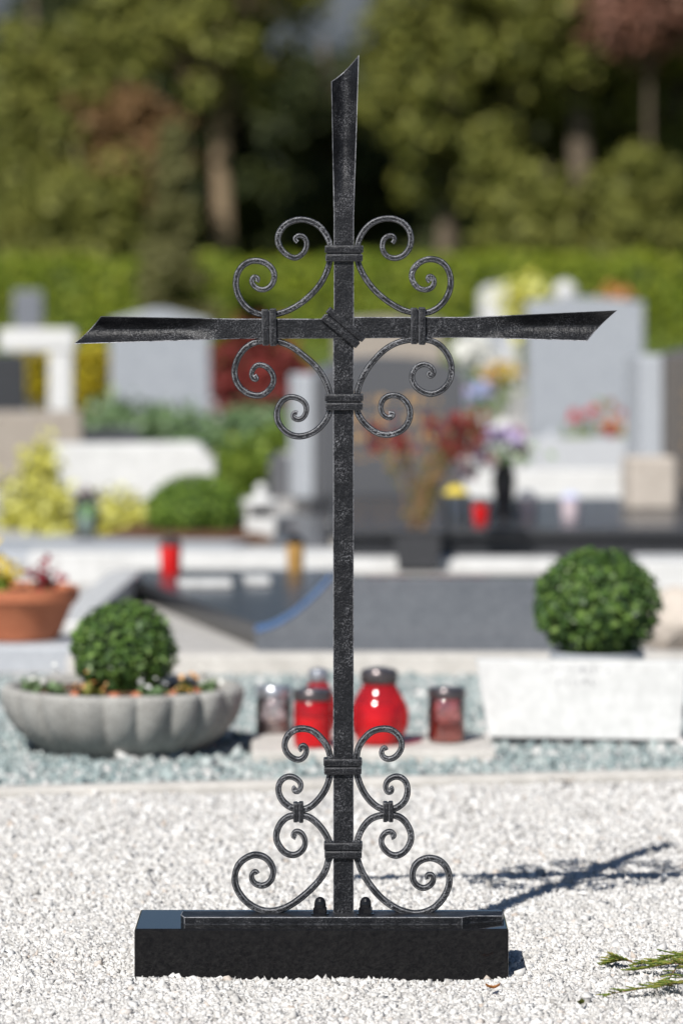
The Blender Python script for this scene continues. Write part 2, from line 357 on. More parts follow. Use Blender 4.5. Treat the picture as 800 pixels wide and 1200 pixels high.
# ------------------------------------------------------------------ the wrought iron cross
plinth = obj('granite_plinth', box(bmesh.new(), ((BX0 + BX1) / 2, (BY0 + BY1) / 2, BTOP / 2 - 0.01), (BX1 - BX0, BY1 - BY0, BTOP + 0.02), 0.0022), BGRAN)
tag(plinth, 'polished black granite block on white gravel, carrying the wrought iron cross', 'plinth')
CY = 4.962; T = 0.013
PLT = BTOP + 0.0098
cross = thing('grave_cross', 'black wrought iron grave cross with silver-rubbed scrolls and trough-shaped arm ends', 'cross', (0, CY, PLT))
def X(px): return (px - 400) * CY / F
def Z(py): return H - (py - HZ) * CY / F - PLT
def trough(bm, a0, a1, b0, b1, cut, ns=46, nv=18, D=0.0165):
    """bar forged open into a trough: edge A runs a0->a1, edge B b0->b1 (pixels); front faces -y."""
    fr, bk = [], []
    for i in range(ns + 1):
        s = i / ns
        ra, rb = [], []
        for j in range(nv + 1):
            v = j / nv
            sk = s
            ax = a0[0] + (a1[0] - a0[0]) * sk; ay = a0[1] + (a1[1] - a0[1]) * sk
            bx = b0[0] + (b1[0] - b0[0]) * sk; by = b0[1] + (b1[1] - b0[1]) * sk
            e = max(0, (s - 0.06) / 0.94)
            bow = cut * math.sin(v * math.pi) * s ** 4
            x = ax + (bx - ax) * v + bow * (a1[0] - a0[0]) / 100; y = ay + (by - ay) * v + bow * (a1[1] - a0[1]) / 100
            q = 2 * v - 1
            sm = min(1, e / 0.42); sm = sm * sm * (3 - 2 * sm)
            dip = D * sm * (1 - abs(q) ** 1.9) * (0.75 + 0.25 * e)
            lift = 0.006 * sm
            th = T * (1 - sm) + 0.0036 * sm
            wob = 0.0004 * noise.noise(Vector((x * .12, y * .12, 0))) * sm
            yf = -T / 2 - lift + dip + wob
            fr_v = bm.verts.new((X(x), yf, Z(y))); bk_v = bm.verts.new((X(x), yf + th, Z(y)))
            ra.append(fr_v); rb.append(bk_v)
        fr.append(ra); bk.append(rb)
    for i in range(ns):
        for j in range(nv):
            bm.faces.new((fr[i][j], fr[i][j + 1], fr[i + 1][j + 1], fr[i + 1][j]))
            bm.faces.new((bk[i][j], bk[i + 1][j], bk[i + 1][j + 1], bk[i][j + 1]))
        bm.faces.new((fr[i][0], fr[i + 1][0], bk[i + 1][0], bk[i][0]))
        bm.faces.new((fr[i][nv], bk[i][nv], bk[i + 1][nv], fr[i + 1][nv]))
    for j in range(nv): bm.faces.new((fr[ns][j], bk[ns][j], bk[ns][j + 1], fr[ns][j + 1]))
def arc(cx, cy, r, a0, a1, n=7):
    return [(cx + r * math.cos(R(a0 + (a1 - a0) * i / n)), cy + r * math.sin(R(a0 + (a1 - a0) * i / n))) for i in range(n + 1)]
def killend(bm):
    lim = [lambda v: abs(v.co.z - Z(255)) < 1e-5, lambda v: abs(v.co.x - X(280)) < 1e-5, lambda v: abs(v.co.x - X(548)) < 1e-5]
    bmesh.ops.delete(bm, geom=[f for f in bm.faces if any(all(q(v) for v in f.verts) for q in lim)], context='FACES_ONLY')
# bar 1: upper shaft bends into the left arm, rounded outer corner at lower right
bm = bmesh.new()
poly = [(391, 255), (391, 373.5), (280, 373.5), (280, 397)] + arc(400.5, 382.5, 14, 90, 0) + [(414.5, 255)]
prism(bm, [(X(a), Z(b)) for a, b in poly], -T / 2, T / 2)
killend(bm)
trough(bm, (391, 255), (388, 96), (414.5, 255), (420.5, 65), -1.2)
trough(bm, (280, 373.5), (119, 370.5), (280, 397), (87.5, 403), -.8)
bmesh.ops.remove_doubles(bm, verts=bm.verts[:], dist=1e-5)
obj('bent_bar', bm, IRON, cross, smooth=True)
bm = bmesh.new()
poly = [(548, 371.5), (548, 395.5), (414.3, 396.5), (414.3, 1071), (390.3, 1071)] + arc(404.3, 385.5, 14, 180, 270)
prism(bm, [(X(a), Z(b)) for a, b in poly], -T / 2, T / 2)
killend(bm)
trough(bm, (548, 371.5), (722, 363.5), (548, 395.5), (687, 399.5), -.6)
bmesh.ops.remove_doubles(bm, verts=bm.verts[:], dist=1e-5)
for v in bm.verts: v.co.y += .0009
obj('bent_bar', bm, IRON, cross, smooth=True)

def crspline(p, sub=5):
    p = [np.array(q, float) for q in p]; out = []
    for i in range(len(p) - 1):
        a, b, c, d = p[max(i - 1, 0)], p[i], p[i + 1], p[min(i + 2, len(p) - 1)]
        for k in range(sub):
            t = k / sub
            out.append(.5 * ((2 * b) + (-a + c) * t + (2 * a - 5 * b + 4 * c - d) * t * t + (-a + 3 * b - 3 * c + d) * t ** 3))
    out.append(p[-1]); return np.array(out)
def scroll(parts, wpx=7.3, dep=0.011):
    pts = []
    for ox, oy, s, lst in parts: pts += [(ox + a * s, oy + b * s) for a, b in lst]
    c = crspline(pts)
    for _ in range(6):
        c2 = c.copy(); c2[1:-1] = .25 * c[:-2] + .5 * c[1:-1] + .25 * c[2:]; c = c2
    n = len(c); L = np.concatenate([[0], np.cumsum(np.linalg.norm(np.diff(c, axis=0), axis=1))]); tot = L[-1]
    bm = bmesh.new(); rings = []; M = 12
    PRF = [(1, -.55), (1, .55), (.86, .86), (.55, 1), (-.55, 1), (-.86, .86), (-1, .55), (-1, -.55), (-.84, -.84), (-.6, -1), (.6, -1), (.84, -.84)]
    for i in range(n):
        t = c[min(i + 1, n - 1)] - c[max(i - 1, 0)]; t /= np.linalg.norm(t) + 1e-9
        nx, ny = -t[1], t[0]
        e = min(L[i], tot - L[i])
        ww = wpx * (0.80 + 0.20 * min(1, e / 75)) * (1 + 0.05 * noise.noise(Vector((c[i][0] * .1, c[i][1] * .1, 2))))
        if e < 9: ww *= 0.9
        dd = dep * (0.9 + 0.1 * min(1, e / 60))
        ring = []
        for k in range(M):
            a = 2 * math.pi * (k + .5) / M
            ca, sa = math.cos(a), math.sin(a)
            ox, oy = PRF[k][0] * .5 * ww, PRF[k][1] * .5 * dd
            ring.append(bm.verts.new((X(c[i][0] + nx * ox), oy, Z(c[i][1] + ny * ox))))
        rings.append(ring)
    for A, B in zip(rings, rings[1:]):
        for k in range(M): bm.faces.new((A[k], A[(k + 1) % M], B[(k + 1) % M], B[k]))
    bm.faces.new(rings[0][::-1]); bm.faces.new(rings[-1])
    return obj('scroll', bm, IRON_S, cross, smooth=True)
q1 = .1625; q2 = .14164
scroll([(265, 245, q1, [(515,238),(492,215),(515,192),(555,195),(582,240),(570,300),(530,340),(483,354),(410,310),(370,235),(385,160),(440,100),(530,72),(620,90),(690,140),(738,220),(752,270),(752,330),(742,400),(700,510),(630,600),(540,680),(440,735),(360,758),(280,762),(215,752),(140,705),(85,620),(68,530),(90,440),(150,385),(215,370),(290,390),(340,440),(348,500),(320,560),(260,585),(205,560),(182,515),(205,485),(232,500),(222,525)])])
scroll([(410, 245, q1, [(305,245),(325,215),(300,188),(250,205),(230,260),(245,320),(300,355),(370,345),(425,290),(442,210),(415,130),(350,80),(270,65),(180,85),(110,140),(65,215),(50,280),(50,340),(65,410),(110,500),(180,590),(270,665),(360,720),(430,742),(500,752),(580,742),(660,690),(710,610),(728,520),(705,430),(650,375),(570,358),(490,390),(445,455),(450,520),(490,570),(550,585),(600,555),(605,505),(575,480),(555,500),(575,525)])])
scroll([(265, 390, q1, [(205,305),(225,330),(205,340),(180,305),(200,250),(240,228),(300,250),(342,310),(335,380),(280,440),(215,455),(140,430),(80,370),(57,280),(80,190),(130,115),(200,70),(270,60),(340,58),(400,70),(480,105),(560,165),(640,235),(700,315),(740,410),(752,470),(752,530),(735,600),(690,670),(620,725),(530,750),(450,730),(385,670),(362,590),(385,510),(440,465),(500,465),(560,495),(582,550),(560,610),(515,628),(480,605),(490,575),(515,580)])])
scroll([(410, 390, q1, [(280,580),(310,580),(310,600),(280,615),(235,590),(218,530),(245,470),(310,447),(380,470),(430,540),(430,620),(390,690),(330,725),(250,738),(170,710),(100,650),(55,580),(48,520),(50,470),(60,390),(105,290),(170,200),(250,120),(340,70),(430,50),(500,46),(580,55),(650,90),(705,160),(732,240),(725,330),(680,400),(610,440),(540,435),(470,390),(443,320),(465,260),(520,225),(580,240),(605,285),(580,320),(560,295),(580,285)])])
scroll([(310, 840, q2, [(310,280),(290,255),(320,232),(350,270),(330,330),(280,358),(210,330),(165,260),(175,180),(230,115),(310,95),(400,115),(470,180),(520,250),(543,330),(545,410),(540,490),(510,590),(450,680),(380,745),(330,763),(285,768),(220,752),(150,700),(113,620),(125,540),(180,495),(240,498),(295,540),(300,590),(265,625),(238,600),(255,580)])], 7.5)
scroll([(310, 840, q2, [(260,1000),(230,980),(260,945),(310,965),(340,1040),(310,1110),(240,1148),(160,1120),(105,1040),(95,970),(130,880),(190,828),(250,816),(330,816),(400,848),(480,930),(535,1030),(546,1100),(544,1160)]),
        (265, 980, .175, [(682,160),(670,220),(620,300),(540,380),(450,450),(370,490),(290,503),(210,487),(130,435),(75,360),(55,280),(80,190),(140,140),(200,122),(270,145),(315,210),(310,280),(270,325),(220,330),(180,305),(168,260),(195,232),(210,250)])], 7.5)
scroll([(400, 840, q2, [(370,275),(355,250),(330,280),(340,330),(390,352),(450,330),(498,260),(490,180),(430,115),(350,97),(260,115),(190,175),(140,250),(125,330),(122,410),(130,490),(170,600),(230,690),(310,755),(385,768),(450,757),(520,705),(548,620),(535,540),(480,495),(420,500),(370,540),(365,600),(395,630),(420,605),(405,580)])], 7.5)
scroll([(400, 840, q2, [(410,1000),(440,985),(420,955),(375,950),(330,1000),(335,1070),(390,1130),(450,1150),(520,1120),(570,1040),(575,960),(530,870),(470,822),(385,810),(310,818),(230,850),(160,940),(130,1030),(122,1100),(124,1160)]),
        (400, 980, .25, [(78,115),(92,160),(125,215),(180,285),(250,335),(310,358),(360,362),(420,345),(470,300),(505,230),(500,160),(460,112),(400,100),(345,130),(330,190),(350,230),(390,245),(430,215),(425,180),(400,180),(402,200)])], 7.5)
def collar(cx, cy, lpx, wpx, ang, depth=0.024):
    """two stacked half-round straps; lpx across the bars, wpx each strap's width."""
    g = bpy.data.objects.new('collar', None); COL.objects.link(g); g.parent = cross; g.empty_display_size = .02
    g.location = (X(cx), 0, Z(cy)); g.rotation_euler = (0, R(ang), 0)
    sc = CY / F
    for s, k in ((-1, 1.0), (1, 0.97)):
        bm = bmesh.new()
        box(bm, (0, 0, s * -wpx * .53 * sc), (lpx * sc * k, depth * (1.0 if s < 0 else .95), wpx * 0.9 * sc), 0.0016, seg=3)
        for v in bm.verts:
            v.co.x += .0003 * noise.noise(v.co * 120 + Vector((cx, cy, 0))); v.co.z += .0003 * noise.noise(v.co * 90 + Vector((cy, cx, 4)))
        obj('strap', bm, IRON_C, g, smooth=True)
    box_bm = box(bmesh.new(), (0, 0, 0), (lpx * sc * .9, depth * .8, wpx * 1.5 * sc), 0.001)
    obj('strap_core', box_bm, IRON_C, g)
collar(403, 297, 45, 9.6, 0); collar(403, 471, 45, 9.6, 0); collar(401.5, 897.5, 45, 9.4, 0); collar(402, 995.5, 45, 9.4, 0)
collar(315.5, 383.5, 44, 8.6, 89); collar(489.5, 382, 44, 8.6, 90)
collar(349.5, 951.5, 24, 6.0, 90, 0.017); collar(454.5, 951, 24, 6.0, 90, 0.017)
collar(402, 384, 55, 9.4, 40, 0.026)
# foot plate with forged, slanting right end
bm = bmesh.new()
y0, y1 = 4.925 - CY, 4.972 - CY
def tp(px, yy): return ((px - 400) * (CY + yy) / F)
pl = [(tp(216, y0), y0), (tp(541, y0), y0), (tp(552, y0 + .012), y0 + .012), (tp(588, y0 + .028), y0 + .028), (tp(590, y1), y1), (tp(214, y1), y1), (tp(212, y0 + .02), y0 + .02)]
a = [bm.verts.new((x, y, -0.0098)) for x, y in pl]; b = [bm.verts.new((x, y, -0.0002 - (0.003 if i in (3,) else 0))) for i, (x, y) in enumerate(pl)]
bm.faces.new(a[::-1]); bm.faces.new(b)
for i in range(len(pl)): bm.faces.new((a[i], a[(i + 1) % 7], b[(i + 1) % 7], b[i]))
obj('foot_plate', bm, IRON, cross)
for px, py in ((375, 1074), (428, 1075)):
    bm = bmesh.new(); r = S(8.4, CY)
    lathe(bm, [(r, 0), (r, .0075), (r * .9, .0085)], 6)
    lathe(bm, [(r * .82, .008), (r * .82, .0125), (r * .75, .0165), (r * .55, .0198), (r * .25, .0216), (.0004, .022)], 18)
    lathe(bm, [(r * 1.25, -.0008), (r * 1.25, .0008), (r * .9, .001)], 18)
    obj('cap_nut', bm, BLACKPAINT, cross, loc=(X(px), -0.0155, 0.0006), rotz=.3)

# ------------------------------------------------------------------ plants
def ball(bname, label, c, rx, rz, nleaf, lsize, m=BOX, cat='shrub', core=BOXCORE, jit=.7, low=None, group=None):
    base = (c[0], c[1], c[2] - rz if low is None else low)
    t = thing(bname, label, cat, base, 0, group)
    off = Vector((0, 0, c[2] - base[2]))
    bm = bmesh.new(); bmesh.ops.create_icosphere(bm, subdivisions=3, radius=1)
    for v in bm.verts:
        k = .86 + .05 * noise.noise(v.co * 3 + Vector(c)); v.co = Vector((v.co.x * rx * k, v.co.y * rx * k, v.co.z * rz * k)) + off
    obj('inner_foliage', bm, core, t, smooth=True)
    d = rng.normal(0, 1, (nleaf, 3)); d /= np.linalg.norm(d, axis=1)[:, None]
    lump = np.array([1 + .10 * noise.noise(Vector(q) * 3.0 + Vector(c) * 5) + .06 * noise.noise(Vector(q) * 8) for q in d])
    p = d * np.array([rx, rx, rz]) * (lump * rng.uniform(.86, 1.03, nleaf) + (rng.uniform(0, 1, nleaf) < .03) * .06)[:, None] + np.array(off)
    V, Fc = leaf_quads(p, d + np.array([0, 0, .25]), lsize, jit)
    npmesh('foliage', V, Fc, m, t)
    tube_bm = tube(bmesh.new(), [(0, 0, -.004), (0, 0, off.z * .6)], [rx * .08, rx * .06], 7)
    obj('stem', tube_bm, BARK, t)
    return t
def tuft(name, label, loc, r, h, n, lsize, m, cat='plant', group=None, petals=None, npet=0, psize=.02):
    """low plant: short stems with leaves, optional flowers on top."""
    t = thing(name, label, cat, loc, 0, group)
    k = max(5, n // 30); bm = bmesh.new(); tips = []
    for i in range(k):
        a = rng.uniform(0, 2 * math.pi); q = r * math.sqrt(rng.uniform(0, 1)) * .8; hh = h * rng.uniform(.55, 1) * (1 - .5 * (q / r) ** 2)
        tips.append((q * math.cos(a), q * math.sin(a), hh)); tube(bm, [(q * .3 * math.cos(a), q * .3 * math.sin(a), -.002), tips[-1]], [h * .02, h * .008], 4)
    tag(obj('stem', bm, BARK, t), kind='stuff')
    tips = np.array(tips); idx = rng.integers(0, k, n); s = rng.uniform(.15, 1, n)
    p = tips[idx] * np.stack([.4 + .6 * s, .4 + .6 * s, s], 1) + rng.normal(0, r * .17, (n, 3)) * np.array([1, 1, .6]); p[:, 2] = np.abs(p[:, 2])
    V, Fc = leaf_quads(p, np.tile([0, -.2, .8], (n, 1)), lsize, .7); npmesh('foliage', V, Fc, m, t)
    if petals:
        idx = rng.integers(0, k, npet)
        p = tips[idx] + rng.normal(0, psize * 1.1, (npet, 3)) + np.array([0, 0, psize])
        V, Fc = leaf_quads(p, np.tile([0, -.4, .7], (npet, 1)), psize, .8, .9); npmesh('blossom', V, Fc, petals, t)
    return t

# ------------------------------------------------------------------ nearest grave: kerb, teal chippings, candles, planter
ang = math.atan(0.2)
def bar(name, label, p0, p1, w_, z0, z1, m, cat='kerb', bev=.006, group=None):
    p0, p1 = Vector((*p0, 0)), Vector((*p1, 0)); L = (p1 - p0).length; a = math.atan2(p1.y - p0.y, p1.x - p0.x)
    o = obj(name, box(bmesh.new(), (0, 0, (z0 + z1) / 2), (L, w_, z1 - z0), bev), m, loc=(p0 + p1) / 2, rotz=a)
    return tag(o, label, cat, group)
kw = 0.055
c0, c1 = -1.7, 1.7
bar('grave_kerb', 'low beige concrete kerb between white gravel and teal chippings', (c0, kerbY(c0) + kw / 2), (c1, kerbY(c1) + kw / 2), kw, -.02, .016, KERB)
o = sheet('chipping_bed', -1.6, 1.6, 6.2, 8.62, -0.004, TEALBED)
for v in o.data.vertices:
    if v.co.y < 7: v.co.y = kerbY(v.co.x) + kw * .9
chips('teal_chippings', 46000, -1.3, 1.3, lambda n: rng.uniform(6.5, 8.6, n), 0.0102, TEAL, lambda x, y: 0.003 + 0 * x, lambda x, y: y > kerbY(x) + kw + .004)
bar('grave_kerb', 'pale stone kerb behind teal chippings, in front of grey slab', (-0.62, 8.72), (1.7, 8.72), 0.1, -.02, .045, KERB)
obj_s = obj('stepping_slab', box(bmesh.new(), (0, 0, .009), (.45, .27, .034), .006), BEIGE if False else KERB, loc=((435 - 400) * 7.2 / F, 7.2, 0), rotz=.03)
tag(obj_s, 'flat pale stone slab carrying the red grave candles', 'slab')
SL = 0.0265
# fluted stone bowl
bY = 7.25; bx = (144 - 400) * bY / F
bowl = thing('stone_planter', 'wide fluted grey cast stone bowl on teal chippings holding boxwood ball', 'planter', (bx, bY, 0))
fl = lambda a, k: 1 + .085 * (abs(math.cos(a * 10.5 + .4)) ** .55 - .7) * math.sin(min(1, max(0, k * 1.35 - .1)) * math.pi) ** .6
bm = bmesh.new()
lathe(bm, [(.135, -.012), (.146, -.002), (.150, .01), (.166, .02), (.193, .042), (.211, .066), (.2205, .092), (.2245, .110), (.2245, .121), (.218, .128), (.207, .128), (.2, .121), (.192, .11), (.10, .105)], 176, fl)
obj('bowl', bm, CAST, bowl, smooth=True)
bm = lathe(bmesh.new(), [(.203, .112), (.15, .119), (.05, .122), (.002, .122)], 40, lambda a, k: 1 + .01 * math.sin(a * 7))
obj('soil', bm, SOIL, bowl)
r = S(61, bY)
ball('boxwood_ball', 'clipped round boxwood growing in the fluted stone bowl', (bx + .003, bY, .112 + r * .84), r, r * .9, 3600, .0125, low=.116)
for i, (px, dy, wn) in enumerate(((40, -.03, 'far left'), (72, -.10, ''), (112, -.15, ''), (183, -.15, ''), (222, -.11, ''), (246, -.04, ''))):
    lab = ['yellowish sprig at left rim of fluted stone bowl', 'pale green sprig left of boxwood in stone bowl', 'small orange flowered sprig before the bowl boxwood', 'cream leafed plant right of boxwood in stone bowl', 'small rust orange plant near right rim of stone bowl', 'pale cream plant at right rim of stone bowl'][i]
    tuft('bedding_plant', lab, ((px - 400) * bY / F, bY + dy, .114), .026, .03, 70, .02, [LEAF_P, LEAF_P, LEAF_O, LEAF_P, LEAF_O, LEAF_P][i], 'plant', 'small plants in the stone bowl', [PET_WHITE, PET_WHITE, PET_OR, PET_WHITE, PET_OR, PET_WHITE][i], 9, .011)
for k, (px, dy) in enumerate(((95, -.145), (140, -.165), (165, -.16), (205, -.14), (232, -.085))):
    bm = bmesh.new(); bmesh.ops.create_icosphere(bm, subdivisions=2, radius=.011)
    for v in bm.verts: v.co = v.co * (1 + .3 * noise.noise(v.co * 90 + Vector((k, 0, 0)))); v.co.z *= .7
    tag(obj('bark_chip', bm, TERRA, loc=((px - 400) * bY / F, bY + dy, .124)), ['rust mulch chip in stone bowl, leftmost of five', 'rust mulch chip in stone bowl, second from left', 'rust mulch chip in stone bowl, middle of five', 'rust mulch chip in stone bowl, second from right', 'rust mulch chip in stone bowl, rightmost of five'][k], 'mulch chip', 'mulch chips in the stone bowl')

# candles
def jar(label, px, pbot, wpx, hpx, Y, base, glass, wax, lidm, z0=0, waxfrac=.5, lidr=1.02):
    t = thing('grave_candle', label, 'candle', ((px - 400) * Y / F, Y, z0), 0, 'glass grave candles')
    r = S(wpx / 2, Y); h = S(hpx, Y)
    bm = lathe(bmesh.new(), [(r * .82, 0), (r * .95, h * .03), (r, h * .1), (r, h * .72), (r * .93, h * .8), (r * .86, h * .82)], 32, cap=False)
    bm.faces.new([v for v in bm.verts[:32]][::-1]); obj('glass_jar', bm, glass, t, smooth=True)
    bm = lathe(bmesh.new(), [(r * .78, h * .02), (r * .86, h * .08), (r * .86, h * waxfrac), (r * .7, h * waxfrac * .98), (r * .05, h * waxfrac)], 24); obj('wax', bm, wax, t, smooth=True)
    bm = lathe(bmesh.new(), [(r * lidr * .92, h * .80), (r * lidr, h * .82), (r * lidr, h * .95), (r * lidr * .94, h * .985), (r * .5, h), (r * .2, h * 1.0)], 32); obj('lid', bm, lidm, t, smooth=True)
    return t
def globe(label, px, wpx, hpx, Y, z0, lidw, glass=REDGLASS, lidm=DARKMETAL):
    t = thing('grave_candle', label, 'candle', ((px - 400) * Y / F, Y, z0), 0, 'glass grave candles')
    r = S(wpx / 2, Y); h = S(hpx, Y); q = S(lidw / 2, Y)
    pr = [(r * .55, 0), (r * .66, h * .02)] + [(r * (.60 + .40 * math.sin(math.pi * (i / 10) ** .95) ** .8), h * (.02 + .69 * i / 10)) for i in range(1, 10)] + [(q * .9, h * .78), (q * .88, h * .83)]
    bm = lathe(bmesh.new(), pr, 36, cap=False); bm.faces.new([v for v in bm.verts[:36]][::-1]); obj('glass_globe', bm, glass, t, smooth=True)
    obj('wax', lathe(bmesh.new(), [(r * .5, h * .02), (r * .58, h * .1), (r * .58, h * .5), (r * .05, h * .5)], 24), WAXRED, t, smooth=True)
    obj('lid', lathe(bmesh.new(), [(q, h * .8), (q * 1.04, h * .82), (q * 1.04, h * .93), (q * .95, h * .97), (q * .4, h), (q * .1, h)], 32), lidm, t, smooth=True)
    return t
jar('pale pink glass candle jar with metal lid, left of the red candles', 321, 868, 42, 70, 7.36, 0, PINKGLASS, WAXWHITE, SILVER, SL - .026, .42)
globe('small red globe candle with silver lid, rearmost behind cross shaft', 373, 46, 78, 7.31, SL, 24, lidm=SILVER)
jar('squat red glass candle with metal lid behind left base scroll', 366, 890, 44, 68, 7.12, 0, REDGLASS, WAXORANGE, DARKMETAL, SL, .5, 1.05)
globe('big round red glass candle with dark lid right of cross shaft', 444, 70, 90, 7.16, SL, 42)
jar('red tinted candle jar standing alone near the white plaque', 523, 885, 44, 64, 7.2, 0, glassy('rose_glass', (0.96, 0.5, 0.5)), WAXORANGE, DARKMETAL, SL, .38)

# white engraved plaque leaning on a low plinth, boxwood behind
pY = 7.33
pq = thing('memorial_plaque', 'white tapered memorial plaque with faded lettering in front of boxwood ball', 'plaque', ((682 - 400) * pY / F, pY, 0))
def lx(px, Y=pY): return (px - 682) * Y / F
def wz(py, Y=pY): return H - (py - HZ) * Y / F
bm = prism(bmesh.new(), [(lx(572), wz(863)), (lx(796), wz(867)), (lx(806), wz(776)), (lx(558), wz(774))], -.02, .02, .003)
for v in bm.verts: v.co.y += (v.co.z - .0) * .22
obj('face_panel', bm, MARBLE, pq)
bm = box(bmesh.new(), (.004, .05, .003), (.35, .12, .03), .003); obj('base', bm, BGRAN2, pq)
bm = bmesh.new()
random.seed(5)
for row, (y, xs, xe) in enumerate(((786, 636, 712), (800, 642, 700))):
    x = xs
    while x < xe:
        w1 = random.uniform(2, 5.5); hh = random.uniform(4, 9)
        zc = wz(y + random.uniform(-2, 2)); box(bm, (lx(x + w1 / 2), -.0206, zc), (S(random.choice((1.6, 1.9, w1)), pY), .0012, S(hh if random.random() < .6 else 1.8, pY)), 0, Matrix.Rotation(random.uniform(-.5, .5), 3, 'Y'))
        x += w1 + random.uniform(2.5, 6)
for v in bm.verts: v.co.y += v.co.z * .22
tag(obj('lettering', bm, GREYINK, pq), kind='stuff')
aY = 7.62; ax_ = (699 - 400) * aY / F
pot = thing('plant_pot', 'round pale grey pot behind the white plaque', 'pot', (ax_, aY, 0))
obj('body', lathe(bmesh.new(), [(.075, 0), (.085, .01), (.09, .10), (.094, .146), (.094, .157), (.088, .157), (.084, .145), (.02, .141)], 40), LGREY, pot, smooth=True)
r = S(72, aY)
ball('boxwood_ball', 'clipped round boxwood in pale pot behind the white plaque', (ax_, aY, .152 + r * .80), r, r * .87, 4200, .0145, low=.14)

# ------------------------------------------------------------------ second row of graves
# grey slab with curved shoulder
sY = 9.05
gs = thing('granite_slab', 'wide low grey granite slab with concave curved left shoulder', 'gravestone', ((520 - 400) * sY / F, sY, 0))
def gx(px, Y=sY, c=520): return (px - c) * Y / F
cv = [(gx(300 + 88 * t), wz(738 - 62 * (t ** 1.7), sY)) for t in [i / 10 for i in range(11)]]
bm = prism(bmesh.new(), [(gx(300), -.01)] + cv + [(gx(748), wz(676, sY)), (gx(748), -.01)], -.05, .05, .004)
obj('slab', bm, PGRAN, gs)
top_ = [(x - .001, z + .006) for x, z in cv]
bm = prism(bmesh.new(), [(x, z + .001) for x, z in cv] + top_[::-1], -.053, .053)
tag(obj('edge_band', bm, plain('blue_band', (0.08, 0.16, 0.34), 0.3), gs), 'bright blue band along the curved shoulder')  # sky reflection on the polished edge, added as a strip of blue colour
# left white kerb with the terracotta bowl
lk = obj('kerb_slab', box(bmesh.new(), (0, 0, .02), (1.0, .28, .068), .008), LGREY, loc=((-10 - 400) * 8.95 / F - .28, 8.95, 0)); tag(lk, 'light grey stone slab under the terracotta bowl', 'slab')
tY = 8.97
tb = thing('terracotta_bowl', 'terracotta bowl of yellow and maroon flowers at left edge', 'planter', ((20 - 400) * tY / F, tY, .054))
h0 = S(62, tY); r0 = S(73, tY)
obj('bowl', lathe(bmesh.new(), [(r0 * .6, 0), (r0 * .68, h0 * .04), (r0 * .88, h0 * .62), (r0 * .97, h0 * .74), (r0, h0 * .78), (r0, h0 * .98), (r0 * .96, h0), (r0 * .9, h0 * .96), (r0 * .86, h0 * .85), (.01, h0 * .83)], 44), TERRA, tb, smooth=True)
obj('soil', lathe(bmesh.new(), [(r0 * .88, h0 * .84), (r0 * .5, h0 * .92), (.004, h0 * .93)], 28), SOIL, tb)
tuft('yellow_flowers', 'yellow flowers growing in the terracotta bowl', ((2 - 400) * tY / F, tY - .02, .054 + h0 * .9), .045, .045, 120, .02, LEAF_M, 'flowers', None, PET_YEL, 90, .02)
tuft('maroon_flowers', 'dark red flowers in the terracotta bowl, right of yellow ones', ((52 - 400) * tY / F, tY - .02, .054 + h0 * .9), .04, .03, 90, .018, LEAF_D, 'flowers', None, PET_DRED, 60, .018)
bar('grave_kerb', 'white stone kerb running back behind terracotta bowl', ((75 - 400) * 9.3 / F, 9.25), ((150 - 400) * 11 / F, 10.9), .09, -.02, .07, MARBLE)
# black granite frame
bk = thing('grave_ledger', 'dark polished granite grave cover left of the grey slab', 'grave ledger', ((250 - 400) * 10 / F, 10, 0))
def plan(pts, z0, z1, m, name):
    bm = bmesh.new(); lo = [bm.verts.new(((px - 400) * Yq / F - bk.location.x, Yq - 10, z0)) for px, Yq in pts]; hi = [bm.verts.new((v.co.x, v.co.y, z1)) for v in lo]; n_ = len(pts)
    bm.faces.new(lo[::-1]); bm.faces.new(hi)
    for i in range(n_): bm.faces.new((lo[i], lo[(i + 1) % n_], hi[(i + 1) % n_], hi[i]))
    return obj(name, bm, m, bk)
plan([(318, 9.16), (410, 9.16), (402, 11.1), (142, 11.1), (160, 10.75)], .028, .058, BGRAN2, 'cover_slab')
plan([(322, 9.2), (408, 9.2), (400, 11.05), (150, 11.05), (168, 10.75)], -.01, .0285, BGRAN, 'frame')
for i, (px, Yq, wd) in enumerate(((240, 10.45, 62), (301, 10.55, 30))):  # white blocks added in place of reflections on the polished cover
    bm = box(bmesh.new(), (0, 0, .008), (S(wd, Yq), .12, .02), .006); 
    tag(obj('white_stone', bm, MARBLE, loc=((px - 400) * Yq / F, Yq, .0605), rotz=.1), ['long white stone lying on the dark polished grave cover', 'short white stone on the dark grave cover, near its right'][i], 'stone')
def small_candle(label, px, Y, wpx, hpx, z0, body, lidm, wax=None):
    t = thing('grave_candle', label, 'candle', ((px - 400) * Y / F, Y, z0), 0, 'distant grave candles')
    r = S(wpx / 2, Y); h = S(hpx, Y)
    obj('cup', lathe(bmesh.new(), [(r * .84, 0), (r * .88, h * .03), (r * .98, h * .74), (r * .9, h * .76)], 24), body, t, smooth=True)
    obj('lid', lathe(bmesh.new(), [(r * 1.0, h * .74), (r * 1.04, h * .78), (r * .8, h * .86), (r * .5, h * .96), (r * .2, h)], 24), lidm, t, smooth=True)
    return t
small_candle('bright red candle cup at back of dark grave cover, left', 200, 10.9, 27, 46, .058, REDPLASTIC, DARKMETAL)
small_candle('amber candle with dark lid at right of dark grave cover', 346, 11.02, 22, 44, .058, WAXYELLOW, BLACKPAINT)
